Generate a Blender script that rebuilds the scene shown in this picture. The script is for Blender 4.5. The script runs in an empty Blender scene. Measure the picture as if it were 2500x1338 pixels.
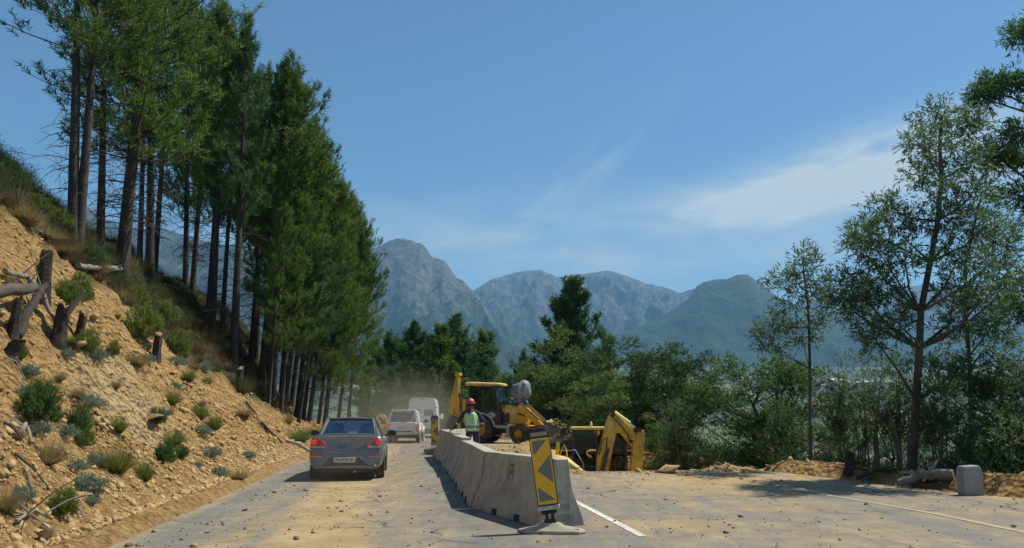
import bpy, bmesh, math, random
import numpy as np
from mathutils import Vector, Matrix, Euler, Quaternion, noise as mnoise
from mathutils.bvhtree import BVHTree
random.seed(7); RNG = np.random.default_rng(7)
R = math.radians
scn = bpy.context.scene
col = scn.collection
# ------------------------------------------------------------------ camera
F = 1890.0                                  # focal length in pixels of the 2500 px wide photograph
CAMH = 1.49
PITCH = math.atan((1014-669)/F)
cd = bpy.data.cameras.new('camera'); cam = bpy.data.objects.new('camera', cd); col.objects.link(cam)
cam.location = (0,0,CAMH); cam.rotation_euler = (R(90)+PITCH, 0, 0)
cd.sensor_width = 36; cd.lens = 36*F/2500; cd.clip_start = .1; cd.clip_end = 60000
scn.camera = cam
scn.render.resolution_x = 1024; scn.render.resolution_y = 548
# ------------------------------------------------------------------ light
SUN = Vector((.76,.36,1.32)).normalized()
EL = math.asin(SUN.z); AZ = math.atan2(SUN.x, SUN.y)
ld = bpy.data.lights.new('sun','SUN'); ld.energy = 4.7; ld.angle = R(.53); ld.color = (1,.95,.82)
lo = bpy.data.objects.new('sun', ld); col.objects.link(lo); lo.location = (0,0,50)
lo.rotation_euler = SUN.to_track_quat('Z','Y').to_euler()
scn.view_settings.view_transform = 'Standard'; scn.view_settings.look = 'None'
scn.view_settings.exposure = 0.40; scn.view_settings.gamma = 1; scn.view_settings.use_curve_mapping = False
SKY_STRENGTH = .089
world = bpy.data.worlds.new('World'); scn.world = world; world.use_nodes = True
def build_world():
    nt = world.node_tree; N = nt.nodes; L = nt.links
    for n in list(N): N.remove(n)
    out = N.new('ShaderNodeOutputWorld'); bg = N.new('ShaderNodeBackground'); bg.inputs[1].default_value = SKY_STRENGTH
    sky = N.new('ShaderNodeTexSky'); sky.sky_type = 'NISHITA'; sky.sun_disc = False
    sky.sun_elevation = EL; sky.sun_rotation = AZ; sky.air_density = 1.0; sky.dust_density = .3; sky.ozone_density = 2.6; sky.altitude = 300
    # thin high clouds: a wispy streak and faint veils, laid out by world direction
    tc = N.new('ShaderNodeTexCoord'); sep = N.new('ShaderNodeSeparateXYZ'); L.new(tc.outputs['Generated'], sep.inputs[0])
    def m(op, a, b=None, c=None):
        n = N.new('ShaderNodeMath'); n.operation = op
        for i, v in enumerate((a,b,c)):
            if v is None: continue
            if isinstance(v,(int,float)): n.inputs[i].default_value = v
            else: L.new(v, n.inputs[i])
        return n.outputs[0]
    ay = m('MAXIMUM', m('ABSOLUTE', sep.outputs[1]), .05)
    X = m('DIVIDE', sep.outputs[0], ay); Z = m('DIVIDE', sep.outputs[2], ay)
    def blob(x0,z0,ang,lx,lz,s0,det,lo_,hi_):
        c, s = math.cos(ang), math.sin(ang)
        dx = m('SUBTRACT', X, x0); dz = m('SUBTRACT', Z, z0)
        u = m('ADD', m('MULTIPLY',dx,c), m('MULTIPLY',dz,s)); v = m('SUBTRACT', m('MULTIPLY',dz,c), m('MULTIPLY',dx,s))
        cmb = N.new('ShaderNodeCombineXYZ'); L.new(m('MULTIPLY',u,s0),cmb.inputs[0]); L.new(m('MULTIPLY',v,s0*3.6),cmb.inputs[1])
        nz = N.new('ShaderNodeTexNoise'); nz.inputs['Scale'].default_value = 1; nz.inputs['Detail'].default_value = det; nz.inputs['Roughness'].default_value=.6; nz.inputs['Distortion'].default_value=.5
        L.new(cmb.outputs[0], nz.inputs[0])
        mr = N.new('ShaderNodeMapRange'); mr.interpolation_type='SMOOTHSTEP'; mr.inputs[1].default_value = lo_; mr.inputs[2].default_value = hi_
        L.new(nz.outputs[0], mr.inputs[0])
        r2 = m('ADD', m('POWER', m('DIVIDE',u,lx),2), m('POWER', m('DIVIDE',v,lz),2))
        return m('MULTIPLY', mr.outputs[0], m('EXPONENT', m('MULTIPLY', r2, -1.0)))
    k = m('MULTIPLY', blob(.45,.328,.36,.20,.036,6,8,.25,.60), 1.15)
    k = m('ADD', k, m('MULTIPLY', blob(.36,.285,.10,.16,.034,8,6,.30,.65), .75))
    k = m('ADD', k, m('MULTIPLY', blob(.62,.33,.30,.24,.06,7,6,.3,.7), .7))
    k = m('ADD', k, m('MULTIPLY', blob(.08,.22,.0,.45,.065,5,6,.25,.75), .6))
    k = m('ADD', k, m('MULTIPLY', blob(.10,.325,.75,.11,.024,9,6,.35,.75), .34))
    k = m('MINIMUM', k, .85)
    mix = N.new('ShaderNodeMixRGB'); L.new(k, mix.inputs[0]); tn = N.new('ShaderNodeMixRGB'); tn.blend_type = 'MULTIPLY'; tn.inputs[0].default_value = 1; tn.inputs[2].default_value = (.70,.96,1.03,1); L.new(sky.outputs[0], tn.inputs[1]); L.new(tn.outputs[0], mix.inputs[1]); mix.inputs[2].default_value = (6.2,6.8,6.9,1)
    L.new(mix.outputs[0], bg.inputs[0]); L.new(bg.outputs[0], out.inputs[0])
build_world()
scn.cycles.max_bounces = 6; scn.cycles.diffuse_bounces = 3; scn.cycles.glossy_bounces = 3
scn.cycles.transmission_bounces = 4; scn.cycles.transparent_max_bounces = 12; scn.cycles.volume_bounces = 0
scn.cycles.use_denoising = True
try: scn.cycles.denoiser = 'OPENIMAGEDENOISE'
except Exception: pass
# ------------------------------------------------------------------ pixel helpers (photograph pixels to world points)
CT, ST = math.cos(PITCH), math.sin(PITCH)
def ray(px, py):
    dx = (px-1250)/F; dy = -(py-669)/F
    return Vector((dx, CT-dy*ST, ST+dy*CT))
def P(px, py, Y):
    d = ray(px,py); t = Y/d.y
    return Vector((d.x*t, Y, CAMH+d.z*t))
def G(px, py, z=0.0):
    d = ray(px,py); t = (z-CAMH)/d.z
    return Vector((d.x*t, d.y*t, z))
# ------------------------------------------------------------------ mesh helpers
def tag(o, label=None, cat=None, group=None, kind=None):
    if label: o['label'] = label
    if cat: o['category'] = cat
    if group: o['group'] = group
    if kind: o['kind'] = kind
    return o
def empty(name, loc=(0,0,0), rot=(0,0,0), label=None, cat=None, group=None):
    o = bpy.data.objects.new(name, None); col.objects.link(o); o.location = loc; o.rotation_euler = rot; o.empty_display_size = .2
    return tag(o, label, cat, group)
def link(name, me, parent=None, mats=()):
    for mt in mats: me.materials.append(mt)
    o = bpy.data.objects.new(name, me); col.objects.link(o)
    if parent is not None: o.parent = parent
    return o
def np_mesh(name, V, Fc, mats=(), parent=None, smooth=False, midx=None):
    """V (n,3); Fc (m,k) faces all with k corners"""
    V = np.asarray(V, dtype=np.float32); Fc = np.asarray(Fc, dtype=np.int32)
    me = bpy.data.meshes.new(name); k = Fc.shape[1]
    me.vertices.add(len(V)); me.vertices.foreach_set('co', V.ravel())
    me.loops.add(Fc.size); me.loops.foreach_set('vertex_index', Fc.ravel())
    me.polygons.add(len(Fc)); me.polygons.foreach_set('loop_start', np.arange(0, Fc.size, k, dtype=np.int32))
    if smooth: me.polygons.foreach_set('use_smooth', np.ones(len(Fc), dtype=bool))
    if midx is not None: me.polygons.foreach_set('material_index', np.asarray(midx, dtype=np.int32))
    me.update(calc_edges=True); me.validate()
    return link(name, me, parent, mats)
class MB:
    """collects shapes and links them as one mesh object"""
    def __init__(s): s.v=[]; s.f=[]; s.m=[]
    def add(s, vs, fs, mi=0, M=None):
        b = len(s.v)
        s.v += [tuple(M @ Vector(v)) if M is not None else tuple(v) for v in vs]
        s.f += [tuple(b+i for i in f) for f in fs]; s.m += [mi]*len(fs); return s
    def box(s, c, sz, rot=(0,0,0), mi=0, taper=(1,1)):
        M = Matrix.Translation(c) @ Euler(rot).to_matrix().to_4x4()
        x,y,z = sz[0]/2, sz[1]/2, sz[2]/2; tx,ty = taper
        vs = [(-x,-y,-z),(x,-y,-z),(x,y,-z),(-x,y,-z),(-x*tx,-y*ty,z),(x*tx,-y*ty,z),(x*tx,y*ty,z),(-x*tx,y*ty,z)]
        return s.add(vs, [(3,2,1,0),(4,5,6,7),(0,1,5,4),(1,2,6,5),(2,3,7,6),(3,0,4,7)], mi, M)
    def tube(s, pts, rad, n=8, mi=0, cap=True):
        pts = [Vector(p) for p in pts]; k = len(pts)
        if isinstance(rad,(int,float)): rad = [rad]*k
        rings = []; up = None
        for i,p in enumerate(pts):
            t = (pts[min(i+1,k-1)]-pts[max(i-1,0)]).normalized()
            if up is None: up = Vector((0,0,1)) if abs(t.z)<.9 else Vector((1,0,0))
            a = t.cross(up).normalized(); b = a.cross(t).normalized(); up = b
            rings.append([p + (a*math.cos(2*math.pi*j/n)+b*math.sin(2*math.pi*j/n))*rad[i] for j in range(n)])
        vs = [v for r in rings for v in r]; fs = []
        for i in range(k-1):
            for j in range(n): fs.append((i*n+j, i*n+(j+1)%n, (i+1)*n+(j+1)%n, (i+1)*n+j))
        if cap: fs += [tuple(range(n-1,-1,-1)), tuple(range((k-1)*n, k*n))]
        return s.add(vs, fs, mi)
    def cyl(s, a, b, r, n=16, mi=0, r2=None): return s.tube([a,b],[r, r if r2 is None else r2], n, mi)
    def prism(s, prof, axis, lo_, hi_, mi=0, M=None, inset=0):
        """2D profile swept along axis x, y or z; profile axes are the other two in order"""
        def mk(p, t):
            return {'x':(t,p[0],p[1]),'y':(p[0],t,p[1]),'z':(p[0],p[1],t)}[axis]
        n = len(prof); vs = [mk(p,lo_) for p in prof]+[mk(p,hi_) for p in prof]
        fs = [tuple(range(n)), tuple(range(2*n-1,n-1,-1))]+[(i,n+i,n+(i+1)%n,(i+1)%n) for i in range(n)]
        return s.add(vs, fs, mi, M)
    def lathe(s, prof, c=(0,0,0), axis='z', n=24, mi=0, cap=True, ring=False):
        """prof: (radius, height) pairs"""
        vs=[]; fs=[]; k=len(prof)
        for r,h in prof:
            for j in range(n):
                a=2*math.pi*j/n; p=(r*math.cos(a), r*math.sin(a), h)
                if axis=='x': p=(p[2],p[0],p[1])
                if axis=='y': p=(p[0],p[2],p[1])
                vs.append((p[0]+c[0],p[1]+c[1],p[2]+c[2]))
        for i in range(k-1):
            for j in range(n): fs.append((i*n+j,i*n+(j+1)%n,(i+1)*n+(j+1)%n,(i+1)*n+j))
        if ring: fs += [((k-1)*n+j,(k-1)*n+(j+1)%n,(j+1)%n,j) for j in range(n)]
        elif cap: fs += [tuple(range(n-1,-1,-1)), tuple(range((k-1)*n,k*n))]
        return s.add(vs,fs,mi)
    def loft(s, rings, mi=0, closed=True, cap=True):
        n=len(rings[0]); vs=[v for r in rings for v in r]; fs=[]
        for i in range(len(rings)-1):
            for j in range(n if closed else n-1): fs.append((i*n+j,i*n+(j+1)%n,(i+1)*n+(j+1)%n,(i+1)*n+j))
        if cap: fs += [tuple(range(n-1,-1,-1)), tuple(range((len(rings)-1)*n,len(rings)*n))]
        return s.add(vs,fs,mi)
    def quad(s, pts, mi=0): return s.add(pts,[tuple(range(len(pts)))],mi)
    def build(s, name, mats, parent=None, smooth=None, bevel=0, seg=2, sub=0):
        me = bpy.data.meshes.new(name); me.from_pydata(s.v, [], s.f)
        me.polygons.foreach_set('material_index', s.m)
        bm = bmesh.new(); bm.from_mesh(me); bmesh.ops.recalc_face_normals(bm, faces=bm.faces); bm.to_mesh(me); bm.free()
        if not isinstance(mats,(list,tuple)): mats=[mats]
        o = link(name, me, parent, mats)
        if smooth is not None:
            me.polygons.foreach_set('use_smooth',[True]*len(me.polygons)); me.set_sharp_from_angle(angle=R(smooth))
        if bevel:
            b=o.modifiers.new('bevel','BEVEL'); b.width=bevel; b.segments=seg; b.limit_method='ANGLE'; b.angle_limit=R(35)
            if smooth is None:
                me.polygons.foreach_set('use_smooth',[True]*len(me.polygons)); me.set_sharp_from_angle(angle=R(50))
        if sub:
            m_=o.modifiers.new('smooth','SUBSURF'); m_.levels=sub; m_.render_levels=sub
        return o
def text_mb(txt, size, M, name, mat, parent=None, depth=.004, sx=1.0):
    cu = bpy.data.curves.new(name,'FONT'); cu.body = txt; cu.size = size; cu.extrude = depth; cu.align_x='CENTER'; cu.align_y='CENTER'; cu.resolution_u = 3
    t = bpy.data.objects.new(name+'_src', cu); col.objects.link(t)
    dg = bpy.context.evaluated_depsgraph_get(); me = bpy.data.meshes.new_from_object(t.evaluated_get(dg))
    bpy.data.objects.remove(t); bpy.data.curves.remove(cu)
    me.transform(M @ Matrix.Diagonal((sx,1,1,1))); me.name = name; me.materials.clear()
    return link(name, me, parent, [mat])
# ------------------------------------------------------------------ materials
def mat(name, rgb, rough=.7, metal=0, spec=.5, coat=0, noise=None, bump=None, emit=None, estr=0, dirt=None, coord='Object', streak=None):
    """noise=(scale, amount, rgb2) blends a second colour; dirt=(rgb, amount, scale)"""
    m_ = bpy.data.materials.new(name); m_.use_nodes=True; nt=m_.node_tree; b=nt.nodes['Principled BSDF']
    b.inputs['Base Color'].default_value=(*rgb,1); b.inputs['Roughness'].default_value=rough; b.inputs['Metallic'].default_value=metal
    b.inputs['Specular IOR Level'].default_value=spec; b.inputs['Coat Weight'].default_value=coat; b.inputs['Coat Roughness'].default_value=.08
    tc=nt.nodes.new('ShaderNodeTexCoord')
    cur=None
    def nz(scale, det=5, rg=.6):
        n=nt.nodes.new('ShaderNodeTexNoise'); n.inputs['Scale'].default_value=scale; n.inputs['Detail'].default_value=det; n.inputs['Roughness'].default_value=rg
        nt.links.new(tc.outputs[coord], n.inputs[0]); return n.outputs[0]
    def layer(base, fac, rgb2):
        mx=nt.nodes.new('ShaderNodeMixRGB'); nt.links.new(fac,mx.inputs[0])
        if base is None: mx.inputs[1].default_value=(*rgb,1)
        else: nt.links.new(base,mx.inputs[1])
        mx.inputs[2].default_value=(*rgb2,1); return mx.outputs[0]
    def rng(src, a, b_, hi=1):
        mr=nt.nodes.new('ShaderNodeMapRange'); mr.inputs[1].default_value=a; mr.inputs[2].default_value=b_; mr.inputs[4].default_value=hi; nt.links.new(src,mr.inputs[0]); return mr.outputs[0]
    if noise: cur=layer(cur, rng(nz(noise[0]),.35,.65,noise[1]), noise[2])
    if dirt: cur=layer(cur, rng(nz(dirt[2],8,.7),.42,.68,dirt[1]), dirt[0])
    if streak:
        mp=nt.nodes.new('ShaderNodeMapping'); mp.inputs['Scale'].default_value=(7,7,.55); nt.links.new(tc.outputs[coord],mp.inputs[0]); n=nt.nodes.new('ShaderNodeTexNoise'); n.inputs['Scale'].default_value=1; n.inputs['Detail'].default_value=5; nt.links.new(mp.outputs[0],n.inputs[0]); cur=layer(cur, rng(n.outputs[0],.52,.70,streak[1]), streak[0])
    if cur is not None: nt.links.new(cur,b.inputs['Base Color'])
    if bump:
        bp=nt.nodes.new('ShaderNodeBump'); bp.inputs['Strength'].default_value=bump[1]; bp.inputs['Distance'].default_value=bump[2] if len(bump)>2 else .02
        nt.links.new(nz(bump[0],6),bp.inputs['Height']); nt.links.new(bp.outputs[0],b.inputs['Normal'])
    if emit: b.inputs['Emission Color'].default_value=(*emit,1); b.inputs['Emission Strength'].default_value=estr
    return m_
def leaf_mat(name, rgb, rgb2, trans=.35, rough=.55, scale=.6):
    m_=bpy.data.materials.new(name); m_.use_nodes=True; nt=m_.node_tree; N=nt.nodes; L=nt.links
    b=N['Principled BSDF']; out=N['Material Output']; b.inputs['Roughness'].default_value=rough; b.inputs['Specular IOR Level'].default_value=.18
    g=N.new('ShaderNodeNewGeometry'); mx=N.new('ShaderNodeMixRGB'); mx.inputs[1].default_value=(*rgb,1); mx.inputs[2].default_value=(*rgb2,1)
    tc=N.new('ShaderNodeTexCoord'); nz=N.new('ShaderNodeTexNoise'); nz.inputs['Scale'].default_value=scale; nz.inputs['Detail'].default_value=2; L.new(tc.outputs['Object'],nz.inputs[0])
    ad=N.new('ShaderNodeMath'); ad.operation='MULTIPLY_ADD'; L.new(g.outputs['Random Per Island'],ad.inputs[0]); ad.inputs[1].default_value=.55
    mr=N.new('ShaderNodeMapRange'); mr.inputs[1].default_value=.35; mr.inputs[2].default_value=.65; mr.inputs[4].default_value=.55; L.new(nz.outputs[0],mr.inputs[0]); L.new(mr.outputs[0],ad.inputs[2])
    L.new(ad.outputs[0],mx.inputs[0]); L.new(mx.outputs[0],b.inputs['Base Color'])
    t=N.new('ShaderNodeBsdfTranslucent'); hs=N.new('ShaderNodeHueSaturation'); hs.inputs['Saturation'].default_value=1.15; hs.inputs['Value'].default_value=1.4; L.new(mx.outputs[0],hs.inputs['Color']); L.new(hs.outputs[0],t.inputs[0])
    ms=N.new('ShaderNodeMixShader'); ms.inputs[0].default_value=trans; L.new(b.outputs[0],ms.inputs[1]); L.new(t.outputs[0],ms.inputs[2]); L.new(ms.outputs[0],out.inputs[0])
    return m_
def glass_mat(name, tint, alpha, rough=.03, mx=.8):
    m_=bpy.data.materials.new(name); m_.use_nodes=True; nt=m_.node_tree; N=nt.nodes; L=nt.links
    out=N['Material Output']; N.remove(N['Principled BSDF'])
    tr=N.new('ShaderNodeBsdfTransparent'); tr.inputs[0].default_value=(*tint,1)
    gl=N.new('ShaderNodeBsdfGlossy'); gl.inputs['Roughness'].default_value=rough; gl.inputs[0].default_value=(.9,.95,1,1)
    lw=N.new('ShaderNodeLayerWeight'); lw.inputs[0].default_value=.2
    mr=N.new('ShaderNodeMapRange'); mr.inputs[3].default_value=alpha; mr.inputs[4].default_value=mx; L.new(lw.outputs['Fresnel'],mr.inputs[0])
    ms=N.new('ShaderNodeMixShader'); L.new(mr.outputs[0],ms.inputs[0]); L.new(tr.outputs[0],ms.inputs[1]); L.new(gl.outputs[0],ms.inputs[2]); L.new(ms.outputs[0],out.inputs[0])
    return m_
# ------------------------------------------------------------------ numpy noise
def _h(ix, iy, s):
    n = (ix*374761393 + iy*668265263 + s*1442695041) & 0xFFFFFFFF
    n = ((n ^ (n>>13))*1274126177) & 0xFFFFFFFF
    return ((n ^ (n>>16)) & 0xFFFF)/65535.0
def vn(x, y, s=0):
    x=np.asarray(x,dtype=np.float64); y=np.asarray(y,dtype=np.float64)
    ix=np.floor(x).astype(np.int64); iy=np.floor(y).astype(np.int64); fx=x-ix; fy=y-iy
    fx=fx*fx*(3-2*fx); fy=fy*fy*(3-2*fy)
    a=_h(ix,iy,s); b=_h(ix+1,iy,s); c=_h(ix,iy+1,s); d=_h(ix+1,iy+1,s)
    return (a*(1-fx)+b*fx)*(1-fy)+(c*(1-fx)+d*fx)*fy
def fbm(x,y,o=4,s=0,g=.5):
    t=0; a=1; n=0
    for i in range(o): t=t+a*(vn(x*2**i,y*2**i,s+i*17)-.5); n+=a; a*=g
    return t/n*2
def sst(x,a,b):
    t=np.clip((x-a)/(b-a),0,1); return t*t*(3-2*t)
# ================================================================== THE LAND
XLY=[-20,-5,0,8.7,18.7,29,40,52,60,70,80,100,130]; XLX=[-4.0,-4.1,-4.2,-4.85,-6.2,-7.6,-8.7,-9.9,-13,-18,-24,-42,-80]
XRY=[-20,5,10,14.5,17,21,26,34,44,52,60,70,80,100,130]; XRX=[13,12.5,11.5,9.9,8.6,6.4,5.6,5.2,5.0,2.0,-3,-9,-15,-33,-68]
def XL(y): return np.interp(y,XLY,XLX)
def XR(y): return np.interp(y,XRY,XRX)
def bump_road(x,y): return .12*sst(y,15,21)*(1-sst(y,33,40))*sst(x-XL(y),3.0,4.2)
# crest of the dirt cut and the ridge behind it: (photo x, photo y, distance)
CR=[(0,520,18),(130,612,22),(290,735,26),(380,850,28.5),(500,915,31),(580,958,34),(660,1003,38),(740,1046,44)]
RG=[(0,400,26),(160,535,31),(240,592,36),(370,655,42),(480,712,50),(600,785,60)]
cy=[-20,0,10]+[p[2] for p in CR]+[60,80,100,130]
cx=[-9.6,-9.8,-10.6]+[P(*p).x for p in CR]+[-18,-33,-56,-96]
cz=[5.6,5.8,6.0]+[P(*p).z for p in CR]+[2.6,5.0,6,6]
ry=[-20,0,12]+[p[2] for p in RG]+[80,130]
rx=[-16.5,-16.5,-16.2]+[P(*p).x for p in RG]+[-42,-115]
rz=[9.0,9.0,9.0]+[P(*p).z for p in RG]+[11,12]
def in_pit(x,y):
    return sst(x,1.3+.35*fbm(y*.9,y*0+3,2,5),2.1)*sst(y,19.9+.3*fbm(x*.9,x*0+1,2,8),21.3)*(1-sst(y,29.5+.4*fbm(x*.8,x*0+7,2,9),31.2))
def H(x,y):
    x=np.asarray(x,dtype=np.float64); y=np.asarray(y,dtype=np.float64)
    xl=XL(y); xr=XR(y)
    xc=np.interp(y,cy,cx); zc=np.interp(y,cy,cz); xg=np.interp(y,ry,rx); zg=np.interp(y,ry,rz)
    xg=np.minimum(xg,xc-2.0)
    foot=xl-.35
    a=np.clip((foot-x)/np.maximum(foot-xc,.5),0,1)
    bank=zc*(a*.80+.20*a*a*(3-2*a))
    b=np.clip((xc-x)/(xc-xg),0,1); bank=bank+(zg-zc)*(b*.8+.2*np.sin(b*math.pi/2))
    back=np.maximum(xg-x,0); bank=bank-back*back/(back+6)*.75
    on=sst(foot-x,-.1,1.2)
    rough=(.55*fbm(x*.35,y*.35,3,11)+.36*fbm(x*1.1+y*.2,y*.9,3,31)+.34*np.abs(fbm(x*2.1,y*2.1,2,41))-.10)*on*(1-.55*sst(back,0,4))
    gul=.60*np.abs(fbm(y*.9+.15*x,x*.16,4,51))*on*np.sin(np.clip(a,0,1)*math.pi)
    led=.30*np.abs(fbm(x*.6+bank*1.1,bank*2.2+y*.25,3,57))*on*(1-.7*sst(back,0,2)); z=bank+rough*.75-gul-led+.12+.38*np.clip(fbm(x*.55,y*.55,3,63)+.25,0,1)*sst(foot-x,.1,.8)*sst(foot-x,3.2,1.4)
    # right of the road: a low berm of pushed soil, then the fall to the valley
    v=x-xr
    berm=(.22+.22*fbm(x*.7,y*.7,3,61))*np.exp(-((v-.1)/.55)**2)*sst(x,-6,2)
    fall=np.maximum(v-.5,0); z=z+berm-(fall*fall/(fall+2.0))*.62+.5*fbm(x*.3,y*.3,4,71)*sst(fall,0,6)
    # under the road sheet
    rd=sst(x-xl,.05,.5)*sst(xr-x,.25,.7)
    z=z*(1-rd)+(-.09)*rd+bump_road(x,y)*rd
    # excavated pit, its lip, and the rough soil round it
    p=in_pit(x,y); lip=np.clip(4*p*(1-p),0,1)
    z=z+(-1.75+.18*fbm(x*.9,y*.9,3,81)-np.minimum(z,0))*p*sst(v,1.2,.2)+ .20*lip*(1-p)**.5*(.6+.8*vn(x*1.3,y*1.3,5))
    # spoil beside the pit
    for (hx,hy,r,h) in ((4.6,19.2,1.5,.10),(1.0,19.4,1.2,.10)):
        z=z+h*np.exp(-((x-hx)**2+(y-hy)**2)/(r*r))*(1+.5*fbm(x*2,y*2,3,91))
    return z
def axis(*seg):
    o=[]
    for a,b,s in seg: o+=list(np.arange(a,b,s))
    return np.array(o+[seg[-1][1]])
gx=axis((-75,-24,1.1),(-24,-3,.16),(-3,13,.22),(13,32,.6),(32,230,6))
gy=axis((-14,6,.6),(6,33,.17),(33,60,.4),(60,112,1.0),(112,320,7))
XX,YY=np.meshgrid(gx,gy); ZZ=H(XX,YY)
def grid_mesh(name,XX,YY,ZZ,mats,keep=None,smooth=True):
    ny,nx=XX.shape; idx=np.arange(nx*ny).reshape(ny,nx)
    q=np.stack([idx[:-1,:-1],idx[:-1,1:],idx[1:,1:],idx[1:,:-1]],-1).reshape(-1,4)
    if keep is not None: q=q[keep.reshape(-1)]
    return np_mesh(name,np.stack([XX,YY,ZZ],-1).reshape(-1,3),q,mats,smooth=smooth)
def attr(o,name,vals):
    a=o.data.attributes.new(name,'FLOAT','POINT'); a.data.foreach_set('value',np.asarray(vals,dtype=np.float32).ravel())
def ground_material():
    m_=bpy.data.materials.new('hillside_soil'); m_.use_nodes=True; nt=m_.node_tree; N=nt.nodes; L=nt.links; b=N['Principled BSDF']; b.inputs['Roughness'].default_value=.95; b.inputs['Specular IOR Level'].default_value=.15
    tc=N.new('ShaderNodeTexCoord')
    def nz(s,d=6,r=.62,vec=None):
        n=N.new('ShaderNodeTexNoise'); n.inputs['Scale'].default_value=s; n.inputs['Detail'].default_value=d; n.inputs['Roughness'].default_value=r; L.new(vec or tc.outputs['Object'],n.inputs[0]); return n.outputs[0]
    def rng(src,a,c,hi=1):
        r=N.new('ShaderNodeMapRange'); r.inputs[1].default_value=a; r.inputs[2].default_value=c; r.inputs[4].default_value=hi; L.new(src,r.inputs[0]); return r.outputs[0]
    def mix(f,a,c):
        n=N.new('ShaderNodeMixRGB')
        for i,v in enumerate((f,a,c)):
            if isinstance(v,tuple): n.inputs[i].default_value=(*v,1)
            elif isinstance(v,float): n.inputs[i].default_value=v
            else: L.new(v,n.inputs[i])
        return n.outputs[0]
    def at(nm):
        a=N.new('ShaderNodeAttribute'); a.attribute_name=nm; return a.outputs['Fac']
    vo=N.new('ShaderNodeTexVoronoi'); vo.inputs['Scale'].default_value=9; L.new(tc.outputs['Object'],vo.inputs[0])
    soil=mix(rng(nz(.7),.35,.65),(.41,.232,.072),(.57,.368,.142))
    soil=mix(rng(nz(3.5,8,.72),.42,.66,.9),soil,(.25,.135,.048)); soil=mix(rng(nz(.45,6,.7),.5,.7,.7),soil,(.30,.155,.055))  # varied soil tones; the dark patches also imitate shade
    soil=mix(rng(nz(11,4),.5,.68,.6),soil,(.54,.40,.21))
    sp=N.new('ShaderNodeSeparateColor'); L.new(vo.outputs['Color'],sp.inputs[0]); soil=mix(rng(sp.outputs[0],.55,1,.5),soil,(.50,.35,.165))
    mp=N.new('ShaderNodeMapping'); mp.inputs['Scale'].default_value=(.35,2.4,.35); L.new(tc.outputs['Object'],mp.inputs[0]); soil=mix(rng(nz(1.0,8,.7,mp.outputs[0]),.52,.68,.75),soil,(.23,.115,.042))  # dark streaks paint gully shade into the soil colour
    soil=mix(at('pale'),soil,(.54,.46,.31))
    litter=mix(rng(nz(1.6),.4,.62),(.060,.050,.026),(.125,.090,.042)); litter=mix(rng(nz(.8,5),.40,.55),litter,(.030,.040,.014))
    c=mix(at('veg'),soil,litter)
    c=mix(at('dark'),c,(.10,.065,.035))  # tree shade painted into the ground colour
    L.new(c,b.inputs['Base Color'])
    bp=N.new('ShaderNodeBump'); bp.inputs['Strength'].default_value=1.0; bp.inputs['Distance'].default_value=.16
    v2=N.new('ShaderNodeTexVoronoi'); v2.inputs['Scale'].default_value=3.2; L.new(tc.outputs['Object'],v2.inputs[0]); ad=N.new('ShaderNodeMath'); ad.operation='ADD'; L.new(nz(6,9,.72),ad.inputs[0]); L.new(vo.outputs['Distance'],ad.inputs[1]); a3=N.new('ShaderNodeMath'); a3.operation='MULTIPLY_ADD'; L.new(v2.outputs['Distance'],a3.inputs[0]); a3.inputs[1].default_value=1.6; L.new(ad.outputs[0],a3.inputs[2]); L.new(a3.outputs[0],bp.inputs['Height']); L.new(bp.outputs[0],b.inputs['Normal'])
    return m_
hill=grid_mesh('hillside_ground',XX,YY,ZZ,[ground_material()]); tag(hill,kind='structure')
xcN=np.interp(YY,cy,cx)
offs=xcN-XX+1.1*fbm(XX*.5,YY*.5,3,21)
veg=sst(offs,-.6,.8)
veg=np.maximum(veg,sst(YY,40,50)*sst(XL(YY)-XX,1.5,4)*.75)
vr=XX-XR(YY); veg=np.maximum(veg,sst(vr+.6*fbm(XX,YY,3,22),1.0,2.2))
attr(hill,'veg',np.clip(veg,0,1))
pc=P(390,1010,20.5)
pale=sst(.9-np.hypot((XX+7.6)/1.6,(YY-16.0)/2.2)+.6*fbm(XX*1.2,YY*1.2,3,23),.0,.7)*.3
attr(hill,'pale',pale)
attr(hill,'dark',sst(.0+fbm(XX*.8,YY*.8,3,24)+1.0-np.hypot((XX-9.2)/2.6,(YY-16.2)/1.6),.1,.7)*.7)  # mask of the painted shade under the right-hand trees
bvh=BVHTree.FromPolygons([tuple(v) for v in np.stack([XX,YY,ZZ],-1).reshape(-1,3)],[tuple(p.vertices) for p in hill.data.polygons])
def hit(px,py,maxd=400):
    d=ray(px,py).normalized(); r=bvh.ray_cast(Vector((0,0,CAMH)),d,maxd)
    return r[0] if r[0] is not None else None
def gz(x,y): return float(H(np.array([x]),np.array([y]))[0])
def surf(x,y):
    """top surface height at x, y: road sheet or ground"""
    r=bvh.ray_cast(Vector((x,y,60)),Vector((0,0,-1)),200)
    z=r[0].z if r[0] is not None else 0.0
    if XL(y)-.1<x<XR(y)-.35 and float(in_pit(np.array([x]),np.array([y]))[0])<.02: z=max(z,float(bump_road(x,y)))
    return z
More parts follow.
